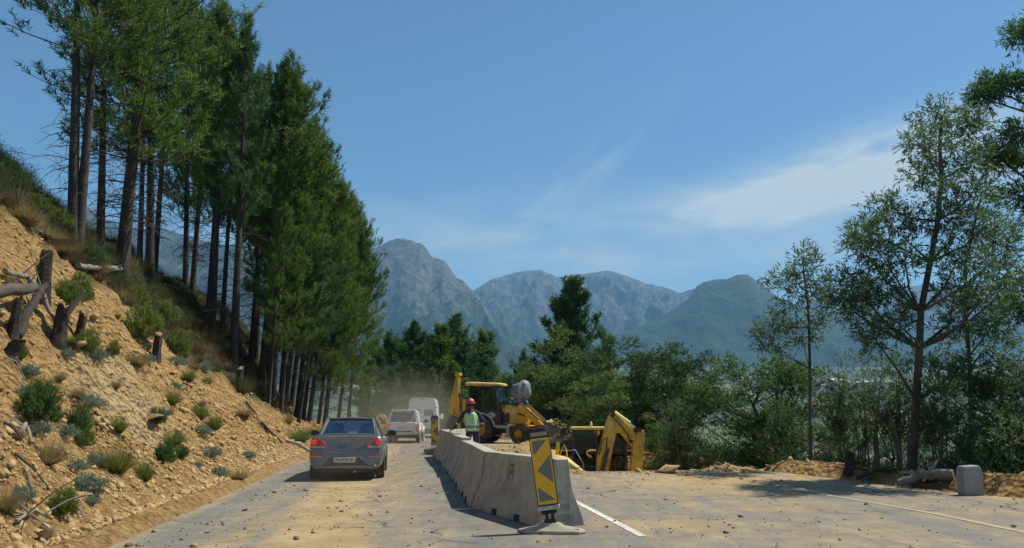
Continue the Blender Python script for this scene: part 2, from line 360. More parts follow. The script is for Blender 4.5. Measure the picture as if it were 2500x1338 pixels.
# ---- road sheet
ny=420; nx=110; vy=np.concatenate([np.linspace(-12,40,320),np.linspace(40.5,118,100)])
U=np.linspace(0,1,nx)
RY=np.repeat(vy[:,None],nx,1); RX=(XL(vy)-.22)[:,None]+((XR(vy)-.15)-(XL(vy)-.22))[:,None]*U[None,:]
RX=RX+(.14*fbm(vy*1.1,vy*0,3,3)[:,None])*(1-U[None,:])**6+(.18*fbm(vy*1.3,vy*0+9,3,4)[:,None])*U[None,:]**6
RZ=bump_road(RX,RY)
pm=in_pit(RX,RY); keep=(np.maximum.reduce([pm[:-1,:-1],pm[1:,1:],pm[:-1,1:],pm[1:,:-1]])<.12)
def road_material():
    m_=bpy.data.materials.new('dusty_asphalt'); m_.use_nodes=True; nt=m_.node_tree; N=nt.nodes; L=nt.links; b=N['Principled BSDF']; b.inputs['Roughness'].default_value=.9; b.inputs['Specular IOR Level'].default_value=.25
    tc=N.new('ShaderNodeTexCoord')
    def nz(s,d=6,r=.62):
        n=N.new('ShaderNodeTexNoise'); n.inputs['Scale'].default_value=s; n.inputs['Detail'].default_value=d; n.inputs['Roughness'].default_value=r; L.new(tc.outputs['Object'],n.inputs[0]); return n.outputs[0]
    def rng(src,a,c,lo_=0,hi=1):
        r=N.new('ShaderNodeMapRange'); r.inputs[1].default_value=a; r.inputs[2].default_value=c; r.inputs[3].default_value=lo_; r.inputs[4].default_value=hi; L.new(src,r.inputs[0]); return r.outputs[0]
    def mix(f,a,c):
        n=N.new('ShaderNodeMixRGB')
        for i,v in enumerate((f,a,c)):
            if isinstance(v,tuple): n.inputs[i].default_value=(*v,1)
            else: L.new(v,n.inputs[i])
        return n.outputs[0]
    a=N.new('ShaderNodeAttribute'); a.attribute_name='dust'
    asp=mix(rng(nz(60,3),.35,.65),(.120,.117,.108),(.185,.178,.163)); asp=mix(rng(nz(.9,5),.4,.65,0,.6),asp,(.235,.215,.175))
    dust=mix(rng(nz(1.3),.35,.65),(.30,.21,.10),(.41,.305,.165)); dust=mix(rng(nz(9,6,.75),.5,.68,0,.7),dust,(.25,.165,.08))
    mp=N.new('ShaderNodeMapping'); mp.inputs['Scale'].default_value=(2.6,.32,1); mp.inputs['Rotation'].default_value=(0,0,-.14); L.new(tc.outputs['Object'],mp.inputs[0]); n5=N.new('ShaderNodeTexNoise'); n5.inputs['Scale'].default_value=1; n5.inputs['Detail'].default_value=9; n5.inputs['Roughness'].default_value=.7; L.new(mp.outputs[0],n5.inputs[0])
    s0=N.new('ShaderNodeMath'); s0.operation='ADD'; L.new(a.outputs['Fac'],s0.inputs[0]); L.new(rng(n5.outputs[0],.25,.75,-.42,.42),s0.inputs[1])
    s=N.new('ShaderNodeMath'); s.operation='ADD'; L.new(s0.outputs[0],s.inputs[0]); L.new(rng(nz(2.6,10,.78),.25,.75,-.30,.30),s.inputs[1])
    f=rng(s.outputs[0],.12,.88)
    c=mix(f,asp,dust)
    f2=rng(nz(16,6,.75),.60,.66,0,.55); c=mix(f2,c,(.22,.15,.08)); c=mix(rng(nz(140,2,.5),.62,.70,0,.35),c,(.30,.29,.27))
    dn=N.new('ShaderNodeTexNoise'); dn.inputs['Scale'].default_value=1.5; dn.inputs['Detail'].default_value=5; L.new(tc.outputs['Object'],dn.inputs[0]); am=N.new('ShaderNodeMixRGB'); am.blend_type='ADD'; am.inputs[0].default_value=.7; L.new(tc.outputs['Object'],am.inputs[1]); L.new(dn.outputs['Color'],am.inputs[2])
    vc=N.new('ShaderNodeTexVoronoi'); vc.feature='DISTANCE_TO_EDGE'; vc.inputs['Scale'].default_value=.42; L.new(am.outputs[0],vc.inputs[0]); ck=N.new('ShaderNodeMath'); ck.operation='MULTIPLY'; L.new(rng(vc.outputs['Distance'],.004,.012,.75,0),ck.inputs[0]); L.new(rng(nz(.35,4),.45,.6),ck.inputs[1])
    c=mix(ck.outputs[0],c,(.045,.042,.038))
    L.new(c,b.inputs['Base Color'])
    bp=N.new('ShaderNodeBump'); bp.inputs['Strength'].default_value=.5; bp.inputs['Distance'].default_value=.012; L.new(nz(38,5,.7),bp.inputs['Height']); L.new(bp.outputs[0],b.inputs['Normal'])
    return m_
road=grid_mesh('road',RX,RY,RZ,[road_material()],keep); tag(road,kind='structure')
# dust on the road, by place: the driven lane, the fan of soil beside the pit, the edges
tx=RX-XL(RY)
d=.95*np.exp(-((tx-2.6)/1.35)**2)*(1-.25*sst(RY,30,40))
d=np.maximum(d,.55*sst(1.2-tx,0,1.0)*sst(RY,24,30))
d=np.maximum(d,.60*np.exp(-((tx-.1)/.5)**2))
d=np.maximum(d,1.05*np.exp(-((RX-4.8)/3.7)**2-((RY-17.8)/2.9)**2))
d=np.maximum(d,.78*np.exp(-((RX-2.4)/1.7)**2-((RY-11.2)/.9)**2))
d=np.maximum(d,.72*np.exp(-((RX-4.2)/1.6)**2-((RY-13.0)/1.1)**2))
d=np.maximum(d,.85*np.exp(-((RX-XR(RY))/1.5)**2)*sst(RY,10,15))
d=np.maximum(d,.6*np.exp(-((RX-7.2)/1.3)**2-((RY-12.6)/.7)**2))
d=np.maximum(d,.8*sst(RY,21,24)*(1-sst(RY,33,37))*sst(tx,5.2,6.2))
d=np.maximum(d,.7*sst(RY,37.5,39.5)*sst(tx,6,8)); d=np.maximum(d,.18+.20*sst(tx,5,8))
for t0 in (1.75,3.35): d=d-.30*np.exp(-((tx-t0-.12*np.sin(RY*.25))/.20)**2)*sst(RY,4,8)
d=d-.22*np.exp(-((RX-5.2-.05*RY)/.25)**2)*(1-sst(RY,16,18))
attr(road,'dust',np.maximum(d,.03))
# ---- painted lines
def strip(name,pts,w,m_,z=.006):
    pts=[Vector(p) for p in pts]; out=[]
    n=60; seg=[(pts[i+1]-pts[i]).length for i in range(len(pts)-1)]; tot=sum(seg)
    V=[];Fq=[]
    for k in range(n+1):
        s=tot*k/n; i=0
        while i<len(seg)-1 and s>seg[i]: s-=seg[i]; i+=1
        p=pts[i].lerp(pts[i+1],s/seg[i]); t=(pts[i+1]-pts[i]).normalized(); q=Vector((-t.y,t.x,0))*w/2
        for sg in (-1,1):
            e=p+q*sg; V.append((e.x,e.y,float(bump_road(e.x,e.y))+z))
        if k: Fq.append((2*k-2,2*k-1,2*k+1,2*k))
    o=np_mesh(name,V,Fq,[m_]); tag(o,kind='structure'); return o
white=mat('worn_white_paint',(.66,.64,.58),.85,dirt=((.30,.27,.21),1.0,7)); yel=mat('worn_yellow_paint',(.40,.345,.21),.85,dirt=((.25,.205,.12),1.0,3))
strip('road_marking',[G(1570,1310),G(1395,1220),G(1370,1205)],.11,white)
strip('road_marking',[G(2640,1330),G(2500,1300),G(2300,1258),G(2100,1222),G(1900,1190)],.12,yel)
# ---- valley floor
vx=np.linspace(-9000,9000,200); vyy=np.concatenate([np.linspace(180,1200,90),np.linspace(1230,9500,130)])
VX,VY=np.meshgrid(vx,vyy); VZ=-115+.088*VY+18*fbm(VX/900,VY/900,4,101)+2*fbm(VX/90,VY/90,3,102)
def valley_material():
    m_=bpy.data.materials.new('valley_fields'); m_.use_nodes=True; nt=m_.node_tree; N=nt.nodes; L=nt.links; b=N['Principled BSDF']; b.inputs['Roughness'].default_value=1
    tc=N.new('ShaderNodeTexCoord'); mp=N.new('ShaderNodeMapping'); mp.inputs['Rotation'].default_value=(0,0,.4); mp.inputs['Scale'].default_value=(.008,.005,0); L.new(tc.outputs['Object'],mp.inputs[0])
    vo=N.new('ShaderNodeTexVoronoi'); vo.distance='CHEBYCHEV'; vo.inputs['Scale'].default_value=1; L.new(mp.outputs[0],vo.inputs[0]); sp=N.new('ShaderNodeSeparateColor'); L.new(vo.outputs['Color'],sp.inputs[0])
    cr=N.new('ShaderNodeValToRGB'); L.new(sp.outputs[0],cr.inputs[0]); e=cr.color_ramp; e.interpolation='CONSTANT'
    e.elements[0].color=(.035,.055,.025,1); e.elements[1].position=.25; e.elements[1].color=(.07,.11,.03,1)
    for p,c in ((.45,(.045,.07,.035)),(.6,(.10,.13,.05)),(.74,(.16,.14,.09)),(.84,(.05,.09,.03)),(.93,(.22,.19,.14))):
        x=e.elements.new(p); x.color=(*c,1)
    nz=N.new('ShaderNodeTexNoise'); nz.inputs['Scale'].default_value=.0016; nz.inputs['Detail'].default_value=8; L.new(tc.outputs['Object'],nz.inputs[0])
    mr=N.new('ShaderNodeMapRange'); mr.inputs[1].default_value=.47; mr.inputs[2].default_value=.55; L.new(nz.outputs[0],mr.inputs[0])
    mx=N.new('ShaderNodeMixRGB'); L.new(mr.outputs[0],mx.inputs[0]); L.new(cr.outputs[0],mx.inputs[1]); mx.inputs[2].default_value=(.03,.048,.025,1); L.new(mx.outputs[0],b.inputs['Base Color'])
    return m_
val=grid_mesh('valley_floor',VX,VY,VZ,[valley_material()]); tag(val,kind='structure')
# ---- mountains: ridge lines at their own distances, with real slopes and gullies
def mountain_material(rock,green,zr):
    m_=bpy.data.materials.new('mountain_rock'); m_.use_nodes=True; nt=m_.node_tree; N=nt.nodes; L=nt.links; b=N['Principled BSDF']; b.inputs['Roughness'].default_value=1; b.inputs['Specular IOR Level'].default_value=.1
    tc=N.new('ShaderNodeTexCoord'); sp=N.new('ShaderNodeSeparateXYZ'); L.new(tc.outputs['Object'],sp.inputs[0])
    def nz(s,d=8,r=.65):
        n=N.new('ShaderNodeTexNoise'); n.inputs['Scale'].default_value=s; n.inputs['Detail'].default_value=d; n.inputs['Roughness'].default_value=r; L.new(tc.outputs['Object'],n.inputs[0]); return n.outputs[0]
    g=N.new('ShaderNodeNewGeometry'); sn=N.new('ShaderNodeSeparateXYZ'); L.new(g.outputs['True Normal'],sn.inputs[0])
    # vegetation where it is low and where the slope is gentle
    a=N.new('ShaderNodeMapRange'); a.inputs[1].default_value=zr[0]; a.inputs[2].default_value=zr[1]; a.inputs[3].default_value=1.2; a.inputs[4].default_value=-.15; L.new(sp.outputs[2],a.inputs[0])
    s=N.new('ShaderNodeMapRange'); s.inputs[1].default_value=.45; s.inputs[2].default_value=.85; s.inputs[3].default_value=-.45; s.inputs[4].default_value=.5; L.new(sn.outputs[2],s.inputs[0])
    n1=N.new('ShaderNodeMapRange'); n1.inputs[1].default_value=.3; n1.inputs[2].default_value=.7; n1.inputs[3].default_value=-.5; n1.inputs[4].default_value=.5; L.new(nz(.006),n1.inputs[0])
    ad=N.new('ShaderNodeMath'); ad.operation='ADD'; L.new(a.outputs[0],ad.inputs[0]); L.new(s.outputs[0],ad.inputs[1]); a2=N.new('ShaderNodeMath'); a2.operation='ADD'; L.new(ad.outputs[0],a2.inputs[0]); L.new(n1.outputs[0],a2.inputs[1])
    f=N.new('ShaderNodeMapRange'); f.inputs[1].default_value=.25; f.inputs[2].default_value=.75; L.new(a2.outputs[0],f.inputs[0])
    rk=N.new('ShaderNodeMixRGB'); rk.inputs[1].default_value=(*[c*.34 for c in rock],1); rk.inputs[2].default_value=(*[min(1,c*1.6) for c in rock],1)
    mr=N.new('ShaderNodeMapRange'); mr.inputs[1].default_value=.35; mr.inputs[2].default_value=.65; L.new(nz(.016,12,.74),mr.inputs[0]); L.new(mr.outputs[0],rk.inputs[0])
    gr=N.new('ShaderNodeMixRGB'); gr.inputs[1].default_value=(*green,1); gr.inputs[2].default_value=(*[c*1.9 for c in green],1); m2=N.new('ShaderNodeMapRange'); m2.inputs[1].default_value=.4; m2.inputs[2].default_value=.65; L.new(nz(.004,9,.7),m2.inputs[0]); L.new(m2.outputs[0],gr.inputs[0])
    mx=N.new('ShaderNodeMixRGB'); L.new(f.outputs[0],mx.inputs[0]); L.new(rk.outputs[0],mx.inputs[1]); L.new(gr.outputs[0],mx.inputs[2]); L.new(mx.outputs[0],b.inputs['Base Color'])
    bp=N.new('ShaderNodeBump'); bp.inputs['Strength'].default_value=.8; bp.inputs['Distance'].default_value=60; L.new(nz(.010,10,.7),bp.inputs['Height']); L.new(bp.outputs[0],b.inputs['Normal'])
    return m_
def mountain(name,pts,D,depth,rough,rock,green,zr,nx=460,ny=110,prof=1.35,seed=0,crag=1.0):
    px=np.array([p[0] for p in pts],float); py=np.array([p[1] for p in pts],float)
    xs=np.linspace(px[0],px[-1],nx); ys=np.interp(xs,px,py)
    rid=np.array([P(a,b,D) for a,b in zip(xs,ys)])
    rid[:,2]+=crag*(10*fbm(rid[:,0]/90,rid[:,0]*0,4,seed+5)+0)*(D/5000)
    t=np.concatenate([np.linspace(0,1,ny),np.linspace(1.04,1.8,16)])
    V=np.zeros((len(t),nx,3))
    for k,tt in enumerate(t):
        y=D-depth*(1-tt) if tt<=1 else D+depth*(tt-1)*1.2
        x=rid[:,0]*(y/D)**.75
        base=-130+.088*y if tt<=1 else rid[:,2]*0-100
        pr=tt**prof if tt<=1 else max(0,1-(tt-1)*1.35)
        z=base+(rid[:,2]-base)*pr
        amp=rough*(math.sin(min(tt,1)*math.pi)**.8*.9+ (0.0 if tt<1 else .3*(tt-1)))
        gull=np.abs(fbm(x/520+.0002*y,np.full(nx,y)/1500,4,seed+7,.55)); det=fbm(x/140,np.full(nx,y)/140,6,seed+9,.66)
        V[k,:,0]=x; V[k,:,1]=y; V[k,:,2]=z-amp*gull*2.0+amp*.34*det+amp*.25
    # a broad noise keeps the foot from being a straight line
    idx=np.arange(len(t)*nx).reshape(len(t),nx); q=np.stack([idx[:-1,:-1],idx[:-1,1:],idx[1:,1:],idx[1:,:-1]],-1).reshape(-1,4)
    o=np_mesh(name,V.reshape(-1,3),q,[mountain_material(rock,green,zr)],smooth=True); tag(o,kind='structure'); return o
M1=[(560,860),(700,720),(800,660),(880,628),(905,610),(925,600),(950,588),(975,583),(1000,586),(1028,592),(1040,604),(1052,622),(1072,632),(1085,637),(1100,655),(1115,678),(1132,686),(1150,704),(1165,716),(1185,750),(1210,790),(1250,840),(1330,880)]
M2=[(980,800),(1080,760),(1160,706),(1200,684),(1235,672),(1265,663),(1320,659),(1345,668),(1362,678),(1400,672),(1440,668),(1480,661),(1510,666),(1548,680),(1575,692),(1620,700),(1650,712),(1668,714),(1690,707),(1720,705),(1780,740),(1900,790),(2000,840)]
M3=[(1420,858),(1480,830),(1540,806),(1600,782),(1650,752),(1682,728),(1700,702),(1718,690),(1745,682),(1775,680),(1800,671),(1826,671),(1846,684),(1868,700),(1900,726),(1960,748),(2040,770),(2150,800),(2300,850)]
M4=[(1880,790),(1960,730),(2010,698),(2050,688),(2085,672),(2110,664),(2140,676),(2200,700),(2300,690),(2400,700),(2520,680),(2700,700),(2900,780)]
M0=[(-300,640),(-100,560),(60,530),(200,506),(225,505),(250,520),(285,545),(320,560),(350,562),(385,552),(420,558),(450,575),(520,590),(600,600),(700,640),(800,700),(880,760),(960,850)]
mountain('mountain',M1,5200,2300,300,(.115,.118,.118),(.026,.042,.022),(430,900),seed=1,crag=1.5,prof=1.5)
mountain('mountain',M2,8200,3000,330,(.115,.12,.12),(.028,.044,.027),(500,1250),seed=40,crag=1.0,prof=1.1)
mountain('mountain',M3,5600,1500,150,(.085,.09,.088),(.022,.040,.020),(600,1000),seed=80,crag=.7,prof=1.3)
mountain('mountain',M4,8800,2800,240,(.12,.125,.125),(.028,.06,.035),(500,1300),seed=120,crag=1.0,prof=1.2)
mountain('mountain',M0,4200,2300,300,(.14,.14,.14),(.030,.040,.035),(600,1300),seed=160,crag=1.8,prof=1.2)
# ---- the air
def haze():
    mb=MB(); mb.box((0,5200,705),(24000,10700,1890)); m_=bpy.data.materials.new('valley_air'); m_.use_nodes=True; nt=m_.node_tree; N=nt.nodes
    N.remove(N['Principled BSDF']); v=N.new('ShaderNodeVolumePrincipled'); v.inputs['Color'].default_value=(.32,.66,1.0,1); v.inputs['Density'].default_value=HAZE; v.inputs['Anisotropy'].default_value=.0
    nt.links.new(v.outputs[0],N['Material Output'].inputs['Volume'])
    o=mb.build('haze',m_); tag(o,kind='stuff')
HAZE=.86e-4
haze()
# ================================================================== TREES AND PLANTS
bark=mat('pine_bark',(.034,.026,.020),.95,noise=(3,1,(.070,.052,.040)),bump=(14,.9,.03))
bark2=mat('wattle_bark',(.045,.040,.032),.9,noise=(2,1,(.10,.088,.07)),bump=(12,.6,.02))
palebark=mat('pale_branch_bark',(.30,.265,.21),.9,noise=(3,1,(.18,.155,.12)),bump=(12,.5,.01))
deadtwig=mat('dead_twig',(.17,.145,.115),.95,noise=(4,1,(.26,.23,.19)))
M_PINE=leaf_mat('pine_needles',(0.054,0.112,0.026),(0.144,0.200,0.048),.30)
M_PINE2=leaf_mat('olive_pine_needles',(.060,.115,.026),(.150,.205,.052),.34)  # olive variant, slightly lighter than the plain needles
M_PINE3=leaf_mat('blue_green_pine_needles',(0.037,0.090,0.034),(0.093,0.155,0.056),.28)
M_WAT=leaf_mat('wattle_leaves',(0.040,0.090,0.028),(0.112,0.174,0.053),.35)
M_WAT2=leaf_mat('grey_green_leaves',(.050,.088,.036),(.115,.160,.072),.42)
M_OLIVE=leaf_mat('olive_yellow_leaves',(0.090,0.108,0.036),(0.240,0.234,0.084),.35)
M_SH=leaf_mat('bright_shrub_leaves',(0.081,0.131,0.033),(0.188,0.219,0.062),.35)
M_GREY=leaf_mat('silver_grey_leaves',(0.127,0.176,0.132),(0.231,0.281,0.209),.25)
M_REED=leaf_mat('reed_green',(0.102,0.126,0.031),(0.252,0.240,0.074),.3)
M_DARK=leaf_mat('dark_evergreen_leaves',(.022,.052,.018),(.060,.105,.032),.3)
M_BROWN=leaf_mat('brown_undergrowth',(.085,.062,.030),(.165,.125,.060),.25)
M_DRY=leaf_mat('dry_grass',(.20,.155,.075),(.34,.27,.14),.3)
def unit(a): return a/np.maximum(np.linalg.norm(a,axis=-1,keepdims=True),1e-9)
def tri_blades(O,D,l,w,rng):
    """thin triangular blades: O origin (n,3), D unit direction, l length, w width"""
    n=len(O); side=unit(np.cross(D,unit(rng.normal(size=(n,3)))))
    V=np.empty((n,3,3)); V[:,0]=O-side*(w/2)[:,None]; V[:,1]=O+side*(w/2)[:,None]; V[:,2]=O+D*l[:,None]
    return V.reshape(-1,3), np.arange(n*3).reshape(n,3)
def rhomb_leaves(O,D,l,w,rng):
    n=len(O); side=unit(np.cross(D,unit(rng.normal(size=(n,3))))); bend=np.cross(side,D)*(l*.12)[:,None]
    V=np.empty((n,4,3)); V[:,0]=O; m_=O+D*(l*.5)[:,None]+bend; V[:,1]=m_+side*(w/2)[:,None]; V[:,2]=O+D*l[:,None]; V[:,3]=m_-side*(w/2)[:,None]
    return V.reshape(-1,3), np.arange(n*4).reshape(n,4)
def foxtails(O,A,L,k,nl,nw,rng,ang=(28,62)):
    """bottle-brush shoots of needles: origins, axes, shoot lengths"""
    n=len(O); s=rng.random((n,k)); th=np.radians(rng.uniform(*ang,(n,k)))
    per=unit(np.cross(A[:,None,:].repeat(k,1),rng.normal(size=(n,k,3))))
    D=unit(A[:,None,:]*np.cos(th)[...,None]+per*np.sin(th)[...,None]); Q=O[:,None,:]+A[:,None,:]*(L[:,None]*s)[...,None]
    return tri_blades(Q.reshape(-1,3),D.reshape(-1,3),nl*rng.uniform(.7,1.15,n*k),np.full(n*k,nw),rng)
def pine_data(seed,H,r0,cb,Rm,per=4.4,step=.46,k=22,nl=.30,nw=.040,dead=14,shape='row',mat_=None,side=None,twig=1.0):
    """returns (trunk mesh, crown mesh); cb: height where the crown starts; side: (azimuth, weight) longer limbs on the sunny side"""
    rng=np.random.default_rng(seed); mb=MB()
    bend=rng.normal(size=2)*.10
    def tr(z): u=z/H; return Vector((bend[0]*math.sin(u*3)*u*1.6, bend[1]*math.sin(u*2.5+1)*u*1.6, z))
    zs=[-.6,0,.25,.7]+list(np.linspace(1.5,H,9)); rr=[r0*1.5,r0*1.28,r0*1.12,r0]+[r0*(1-.93*((z/H)**1.15)) for z in np.linspace(1.5,H,9)]
    mb.tube([tr(z) for z in zs],rr,9)
    O=[];A=[];Ls=[]
    z=cb
    while z<H-.2:
        t=(z-cb)/(H-cb)
        for j in range(rng.poisson(per) if t<.9 else 3):
            az=rng.uniform(0,2*math.pi); 
            pf=(min(1,.45+t*2.2)*(1-t)**.62*1.05+.06) if shape=='row' else (min(1,.35+t*3)*(1-t)**.8+.05)
            lump=1+.30*math.sin(az*2+z*1.35+seed)*math.cos(z*.9+seed*2); L=min(Rm*1.02,Rm*pf*rng.uniform(.42,1.12)*lump)
            if side: L=min(L*(1+side[1]*max(-.6,math.cos(az-side[0]))),Rm*1.12)
            L=max(L,.25); el=math.radians(4+58*t**1.1+rng.normal()*9)
            h=Vector((math.cos(az),math.sin(az),0)); b=tr(z+rng.uniform(-.15,.15)); m_=6
            pts=[b+h*(L*s*math.cos(el))+Vector((0,0,L*(s*math.sin(el)+.30*s*s-.10*s))) for s in np.linspace(0,1,m_)]
            mb.tube(pts,[max(.012,r0*.16*(1-.75*s)*(L/Rm)**.6) for s in np.linspace(0,1,m_)],4,cap=False)
            nt=int((3+L*3.3)*twig)
            for q in range(nt):
                s=rng.uniform(.22,1)**.7; i=min(int(s*(m_-1)),m_-2); f=s*(m_-1)-i; p=pts[i].lerp(pts[i+1],f); d=(pts[i+1]-pts[i]).normalized()
                sd=Vector(rng.normal(size=3)); sd=(sd-d*sd.dot(d)).normalized(); off=rng.uniform(.05,.42)*(1.15-s*.5)*min(1,L)
                O.append(p+sd*off); a=(d*.55+sd*.40+Vector((0,0,.75+.45*t))).normalized(); A.append(a); Ls.append(rng.uniform(.26,.62))
            O.append(pts[-1]-(pts[-1]-pts[-2])*.4); A.append(((pts[-1]-pts[-2]).normalized()+Vector((0,0,.5))).normalized()); Ls.append(.55)
        z+=step*rng.uniform(.75,1.25)*(1-.35*t)
    O.append(tr(H-.7)); A.append(Vector((0,0,1))); Ls.append(.8)
    for i in range(dead):          # bare snags on the clear trunk
        z=rng.uniform(max(1.2,cb*.35),cb*1.08); az=rng.uniform(0,2*math.pi); L=rng.uniform(.5,1.9); h=Vector((math.cos(az),math.sin(az),0)); b=tr(z)
        pts=[b+h*L*s+Vector((0,0,L*(.22*s-.5*s*s)+rng.normal()*.04*s)) for s in np.linspace(0,1,5)]
        mb.tube(pts,[.022*(1-.7*s) for s in np.linspace(0,1,5)],4,cap=False)
        for q in range(4):
            i2=rng.integers(1,4); p=pts[i2]; e=p+Vector(rng.normal(size=3))*.28*L+h*.2; mb.tube([p,p.lerp(e,.5)+Vector((0,0,.05)),e],[.010,.008,.004],3,cap=False)
    to=mb.build('trunk',[bark],smooth=60); V,Fq=foxtails(np.array(O),np.array(A),np.array(Ls),k,nl,nw,rng); co=np_mesh('crown',V,Fq,[mat_ or M_PINE])
    td,cdta=to.data,co.data; bpy.data.objects.remove(to); bpy.data.objects.remove(co); return td,cdta,H
PV={}
PV['tall']=[pine_data(s,18,.195,cb,2.9,per=4.0,k=19,dead=30,twig=.8,mat_=M_PINE,side=(-.4,.35)) for s,cb in ((11,6.0),(12,7.0))]
PV['olive']=[pine_data(s,18,.225,cb,4.0,per=4.7,k=19,dead=46,twig=.85,mat_=M_PINE2,side=(-.5,.35)) for s,cb in ((14,4.6),(15,5.2))]
PV['sparse']=[pine_data(s,18,.18,5.6,3.4,per=2.1,step=.62,k=16,dead=14,mat_=M_PINE3,side=(3.3,.35),twig=.8) for s in (17,)]
PV['row']=[pine_data(s,16,.17,cb,2.55,per=5.0,k=20,nw=.038,dead=12,mat_=m_,side=(-.5,.35)) for s,cb,m_ in ((21,5.6,M_PINE),(22,4.6,M_PINE2),(23,6.2,M_PINE3),(26,3.2,M_PINE))]
PV['lone']=[pine_data(27,14,.24,1.6,3.4,per=7.0,step=.46,k=18,nl=.36,nw=.070,dead=2,mat_=M_PINE3,shape='cone',side=(.6,.2))]
PV['spire']=[pine_data(25,18,.22,7.0,2.0,per=4.6,k=20,dead=16,mat_=M_PINE3)]
PV['far']=[pine_data(s,11,.17,cb,2.5,per=4.8,step=.5,k=15,nl=.34,nw=.065,dead=4,mat_=m_,shape='cone') for s,cb,m_ in ((31,2.2,M_PINE3),(32,3.0,M_PINE3),(33,1.6,M_PINE))]
def put_tree(name,trunk,crown,loc,scale,rz,label,cat,group=None,lean=None,sz=None):
    e=empty(name,loc,(0,0,0),label,cat,group)
    q=Quaternion((0,0,1),rz)
    if lean is not None: q=Vector((0,0,1)).rotation_difference(Vector(lean).normalized()) @ q
    e.rotation_mode='QUATERNION'; e.rotation_quaternion=q; e.scale=(scale if sz is None else sz,)*2+(scale,)
    for nm,me in (('trunk',trunk),('crown',crown)):
        o=bpy.data.objects.new(nm,me); col.objects.link(o); o.parent=e
    return e
def pine(kind,i,base,top,label,group=None,wide=1.0,rz=None):
    """base: world point on the ground; top: world point of the tip"""
    t,c,H0=PV[kind][i%len(PV[kind])]; d=top-base; s=d.length/H0
    return put_tree('pine_tree',t,c,base,s,random.uniform(-.5,.5) if rz is None else rz,label,'pine tree',group,lean=d,sz=s*wide)
def ground_at(px,Y):
    x=(px-1250)/F*Y*1.0
    x=P(px,900,Y).x; return Vector((x,Y,surf(x,Y)-.05))
# the tall pines on the hillside left of the road: (base px, base py or None, distance, top px, top py, kind, variant, width, label)
LP=[(178,600,None,186,-430,'sparse',0,1.15,'tall dark pine with tufted side branches, leftmost trunk on the hillside'),
 (190,612,None,262,-400,'tall',1,1.0,'slim pine leaning right close beside the leftmost trunk'),
 (245,622,None,262,-330,'tall',0,.85,'slender straight pine standing alone between the leftmost pair and the thickest trunk'),
 (296,668,None,400,-360,'olive',0,1.15,'thickest pine with olive sunlit crown and twiggy dead limbs above the cut bank'),
 (318,662,41,362,-90,'tall',1,.8,'thin pine close behind the thickest trunk'),
 (345,668,41,386,-190,'olive',1,.9,'pine with dead lower twigs just right of the thickest trunk'),
 (357,668,43,420,-40,'tall',0,.9,'slanting pine behind the thickest trunk, second of the close pair'),
 (437,725,46,470,40,'olive',1,.8,'straight slim pine on the open ridge with sky showing beside it'),
 (455,725,47,520,60,'olive',0,.8,'right leaning slim pine on the open ridge against the grey mountain'),
 (500,790,44,545,90,'row',0,.9,'pine with bare lower trunk at the left end of the dense row'),
 (512,842,40,545,30,'tall',0,.9,'dark pine with thick foot shading the shrubs at the row start'),
 (536,850,41,580,120,'row',2,.8,'pine close behind the dark thick footed pine'),
 (570,930,38,602,58,'spire',0,.95,'tallest spire topped pine at the front of the dense row')]
for bx,by,Y,tx_,ty_,kd,i,w,lb in LP:
    b=hit(bx,by) if Y is None else None
    if b is None: b=ground_at(bx,Y or 34)
    b=Vector(b)-Vector((0,0,.1)); tp=P(tx_,ty_,b.y)
    pine(kd,i,b,tp,lb,'tall pines on the hillside',w)
ROW=[(612,45,655,190,'t'),(640,42,700,172,0),(668,42,724,210,1),(700,44,768,322,0),(728,46,800,398,1),(758,45,842,460,3),(797,48,866,492,3),(828,49,890,545,1),(852,51,899,615,3),
     (625,52,640,235,'t'),(655,54,690,270,2),(690,56,738,335,1),(715,55,775,400,0),(745,50,815,470,1),(780,46,846,560,3),(690,40,735,480,1),(735,42,792,600,2),(660,38,690,520,0)]
for k_,(bx,Y,tx_,ty_,i) in enumerate(ROW):
    b=ground_at(bx,Y); pine('tall' if i=='t' else 'row',k_ if i=='t' else i,b,P(tx_,ty_,Y+random.uniform(-1,1)),'tall pine standing in the dense green row along the left bank','pines of the dense row',random.uniform(.9,1.08),random.uniform(-.4,.4))
FP=[(918,78,925,850,0),(945,84,950,815,1),(975,90,978,845,2),(992,80,1012,797,0),(1035,88,1042,835,1),(1062,79,1078,800,2),(1092,84,1112,783,0),(1128,90,1136,822,1),(1160,92,1186,818,2),(1180,80,1190,880,0),(900,70,905,880,2),(1010,70,1000,900,1),(1110,72,1105,890,2),(955,68,958,905,0),(1060,68,1055,905,2)]
FPL='dark pine in the clump beyond the road bend behind the white van'
for bx,Y,tx_,ty_,i in FP:
    b=ground_at(bx,Y); b.z=max(b.z,-5); pine('far',i,b,P(tx_,ty_,Y),FPL,'pines beyond the bend',random.uniform(1.2,1.6),random.uniform(0,6))
b=ground_at(1385,62); b.z=max(b.z,-9); pine('lone',0,b,P(1390,690,62),'large lone pine rising behind the broadleaf thicket in front of the far hills',None,1.30,.6)
b=ground_at(1482,80); b.z=max(b.z,-9); pine('far',2,b,P(1482,832,80),'tiny pine tip showing right of the lone pine above the thicket',None,.8)
b=ground_at(1272,66); b.z=max(b.z,-7); pine('far',1,b,P(1278,862,66),'small dark pine behind the grey wrapped bundle, left of the thicket',None,1.0)
